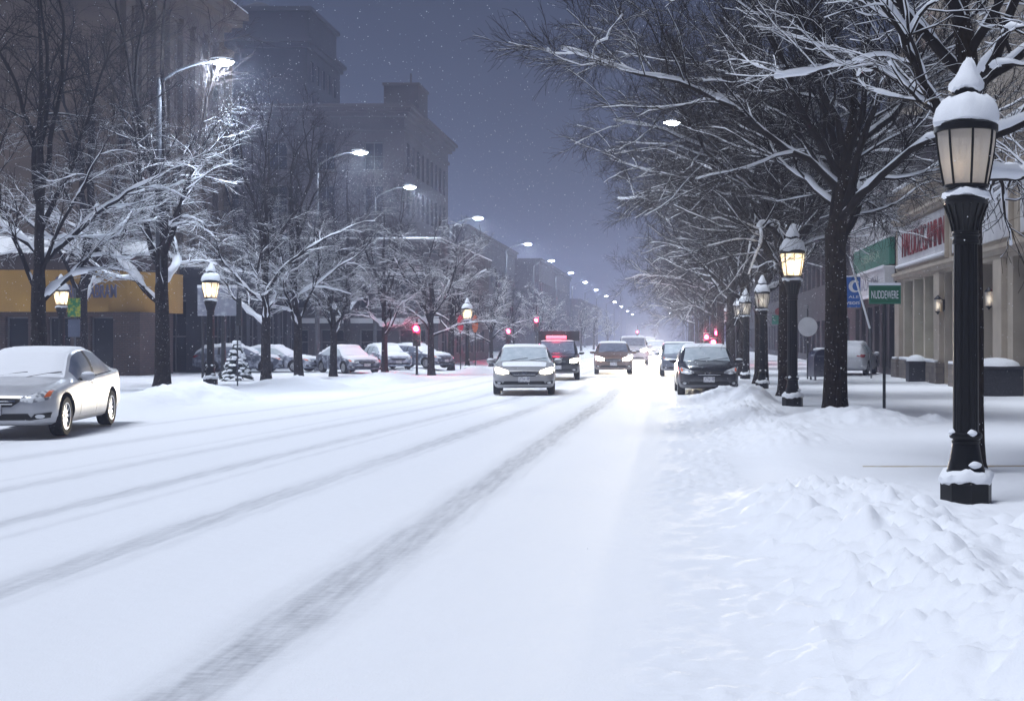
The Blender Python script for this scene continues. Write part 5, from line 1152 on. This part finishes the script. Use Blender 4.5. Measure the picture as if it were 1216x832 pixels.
car('parked_car', 'dim snow covered car left of the slim trunks by the shrub', 'car', 'hatch', px(285, 57), 57, R(100), M['snowydark'], snow=FULL, sideglass='dim', grp=GP, sc=(0.88, 0.88, 0.80))
car('white_parked_car', 'white snow covered car behind the thick trunk before the shop', 'car', 'hatch', 7.75, 53.0, R(163), M['whitecar'], snow=FULL, windscreen='snow', sideglass='frost', sc=(0.98, 0.9, 0.86))
t = thing('mail_box', 'dark navy round topped box just left of the thick trunk', 'mail box', (px(974, 46), 46, gz(px(974, 46), 46)), R(15))
b = MB(); n = 12; pr_ = [(-0.36, 0.12), (0.36, 0.12)] + [(0.36 * math.cos(a), 0.80 + 0.32 * math.sin(a)) for a in np.linspace(0, PI, n)]
b.add([(x, -0.3, z) for x, z in pr_] + [(x, 0.3, z) for x, z in pr_], [tuple(range(len(pr_))), tuple(range(len(pr_), 2 * len(pr_)))[::-1]] + [(k, len(pr_) + k, len(pr_) + (k + 1) % len(pr_), (k + 1) % len(pr_)) for k in range(len(pr_))]); b.build('box', M['navy'], t, True)
MB().box((-0.25, -0.325, 0.84), (0.25, -0.303, 0.90), 0.008).build('slot_flap', M['steelblue'], t)
for x in (-0.28, 0.28):
    for y in (-0.22, 0.22): MB().box((x - 0.03, y - 0.03, -0.1), (x + 0.03, y + 0.03, 0.118)).build('leg', M['navy'], t)
MB().ellipsoid((0, 0, 1.10), (0.27, 0.27, 0.08), 14, 6).build('snow_cap', M['snow'], t, True)

# ------------------------------------------------------------------ falling snow
rng = np.random.default_rng(77)
N = 17000
Yf = 5.5 + 95 * rng.random(N) ** 0.85; Xf = rng.uniform(-0.56, 0.32, N) * Yf; Zf = rng.uniform(0.15, 13, N)
ok = Zf < 1.65 + Yf * 0.3; Xf, Yf, Zf = Xf[ok], Yf[ok], Zf[ok]
extra = []
for x, Y in lefts[:5]:  # dense flakes added below the lamp heads to form their halo
    n = 1500; q = rng.normal(0, 1, (n, 3)); q /= np.linalg.norm(q, axis=1)[:, None]; q *= (0.5 + rng.random(n) ** 0.7 * 2.6)[:, None]; q[:, 2] = -np.abs(q[:, 2]) * 1.2
    extra.append(np.array([px(x, Y), Y, 10.2]) + q)
for sx_, sy_, sz_ in SIGNALS[:6]:  # flakes added in front of the signals to build a red glow
    n = 420 if sx_ < 0 else 900; q = rng.normal(0, 1, (n, 3)); q /= np.linalg.norm(q, axis=1)[:, None]; q *= (0.15 + rng.random(n) ** 0.9 * (0.7 if sx_ < 0 else 1.0))[:, None]; q[:, 1] = -np.abs(q[:, 1])
    extra.append(np.array([sx_, sy_, sz_]) + q)
n_far = len(Xf)
C3 = np.concatenate([np.stack([Xf, Yf, Zf], 1)] + extra)
rad = rng.uniform(0.003, 0.0085, len(C3)) * np.clip(C3[:, 1] / 20, 0.5, 1.4)
rad[n_far:] *= 0.75
oct_v = np.array([(1, 0, 0), (-1, 0, 0), (0, 1, 0), (0, -1, 0), (0, 0, 1), (0, 0, -1)], float); oct_f = np.array([(0, 2, 4), (2, 1, 4), (1, 3, 4), (3, 0, 4), (2, 0, 5), (1, 2, 5), (3, 1, 5), (0, 3, 5)])
Vf = (C3[:, None, :] + rad[:, None, None] * oct_v[None]).reshape(-1, 3); Ff = (oct_f[None] + (np.arange(len(C3)) * 6)[:, None, None]).reshape(-1, 3)
tag(link('falling_snow', np_mesh('falling_snow', Vf, Ff), M['flake']), 'snowflakes drifting down over the street, with flakes added around lamps and signals for glow', 'snowfall', kind='stuff')

# ------------------------------------------------------------------ haze
hz = bpy.data.materials.new('snowy_air'); hz.use_nodes = True; n = hz.node_tree.nodes; n.clear()
ho = n.new('ShaderNodeOutputMaterial'); pv = n.new('ShaderNodeVolumePrincipled')
pv.inputs['Color'].default_value = (0.60, 0.66, 0.94, 1); pv.inputs['Density'].default_value = 0.00135; pv.inputs['Anisotropy'].default_value = 0.45
hz.node_tree.links.new(pv.outputs[0], ho.inputs['Volume'])
tag(MB().box((-605, -35, -1.4), (605, 645, 42)).build('haze', hz), kind='stuff')
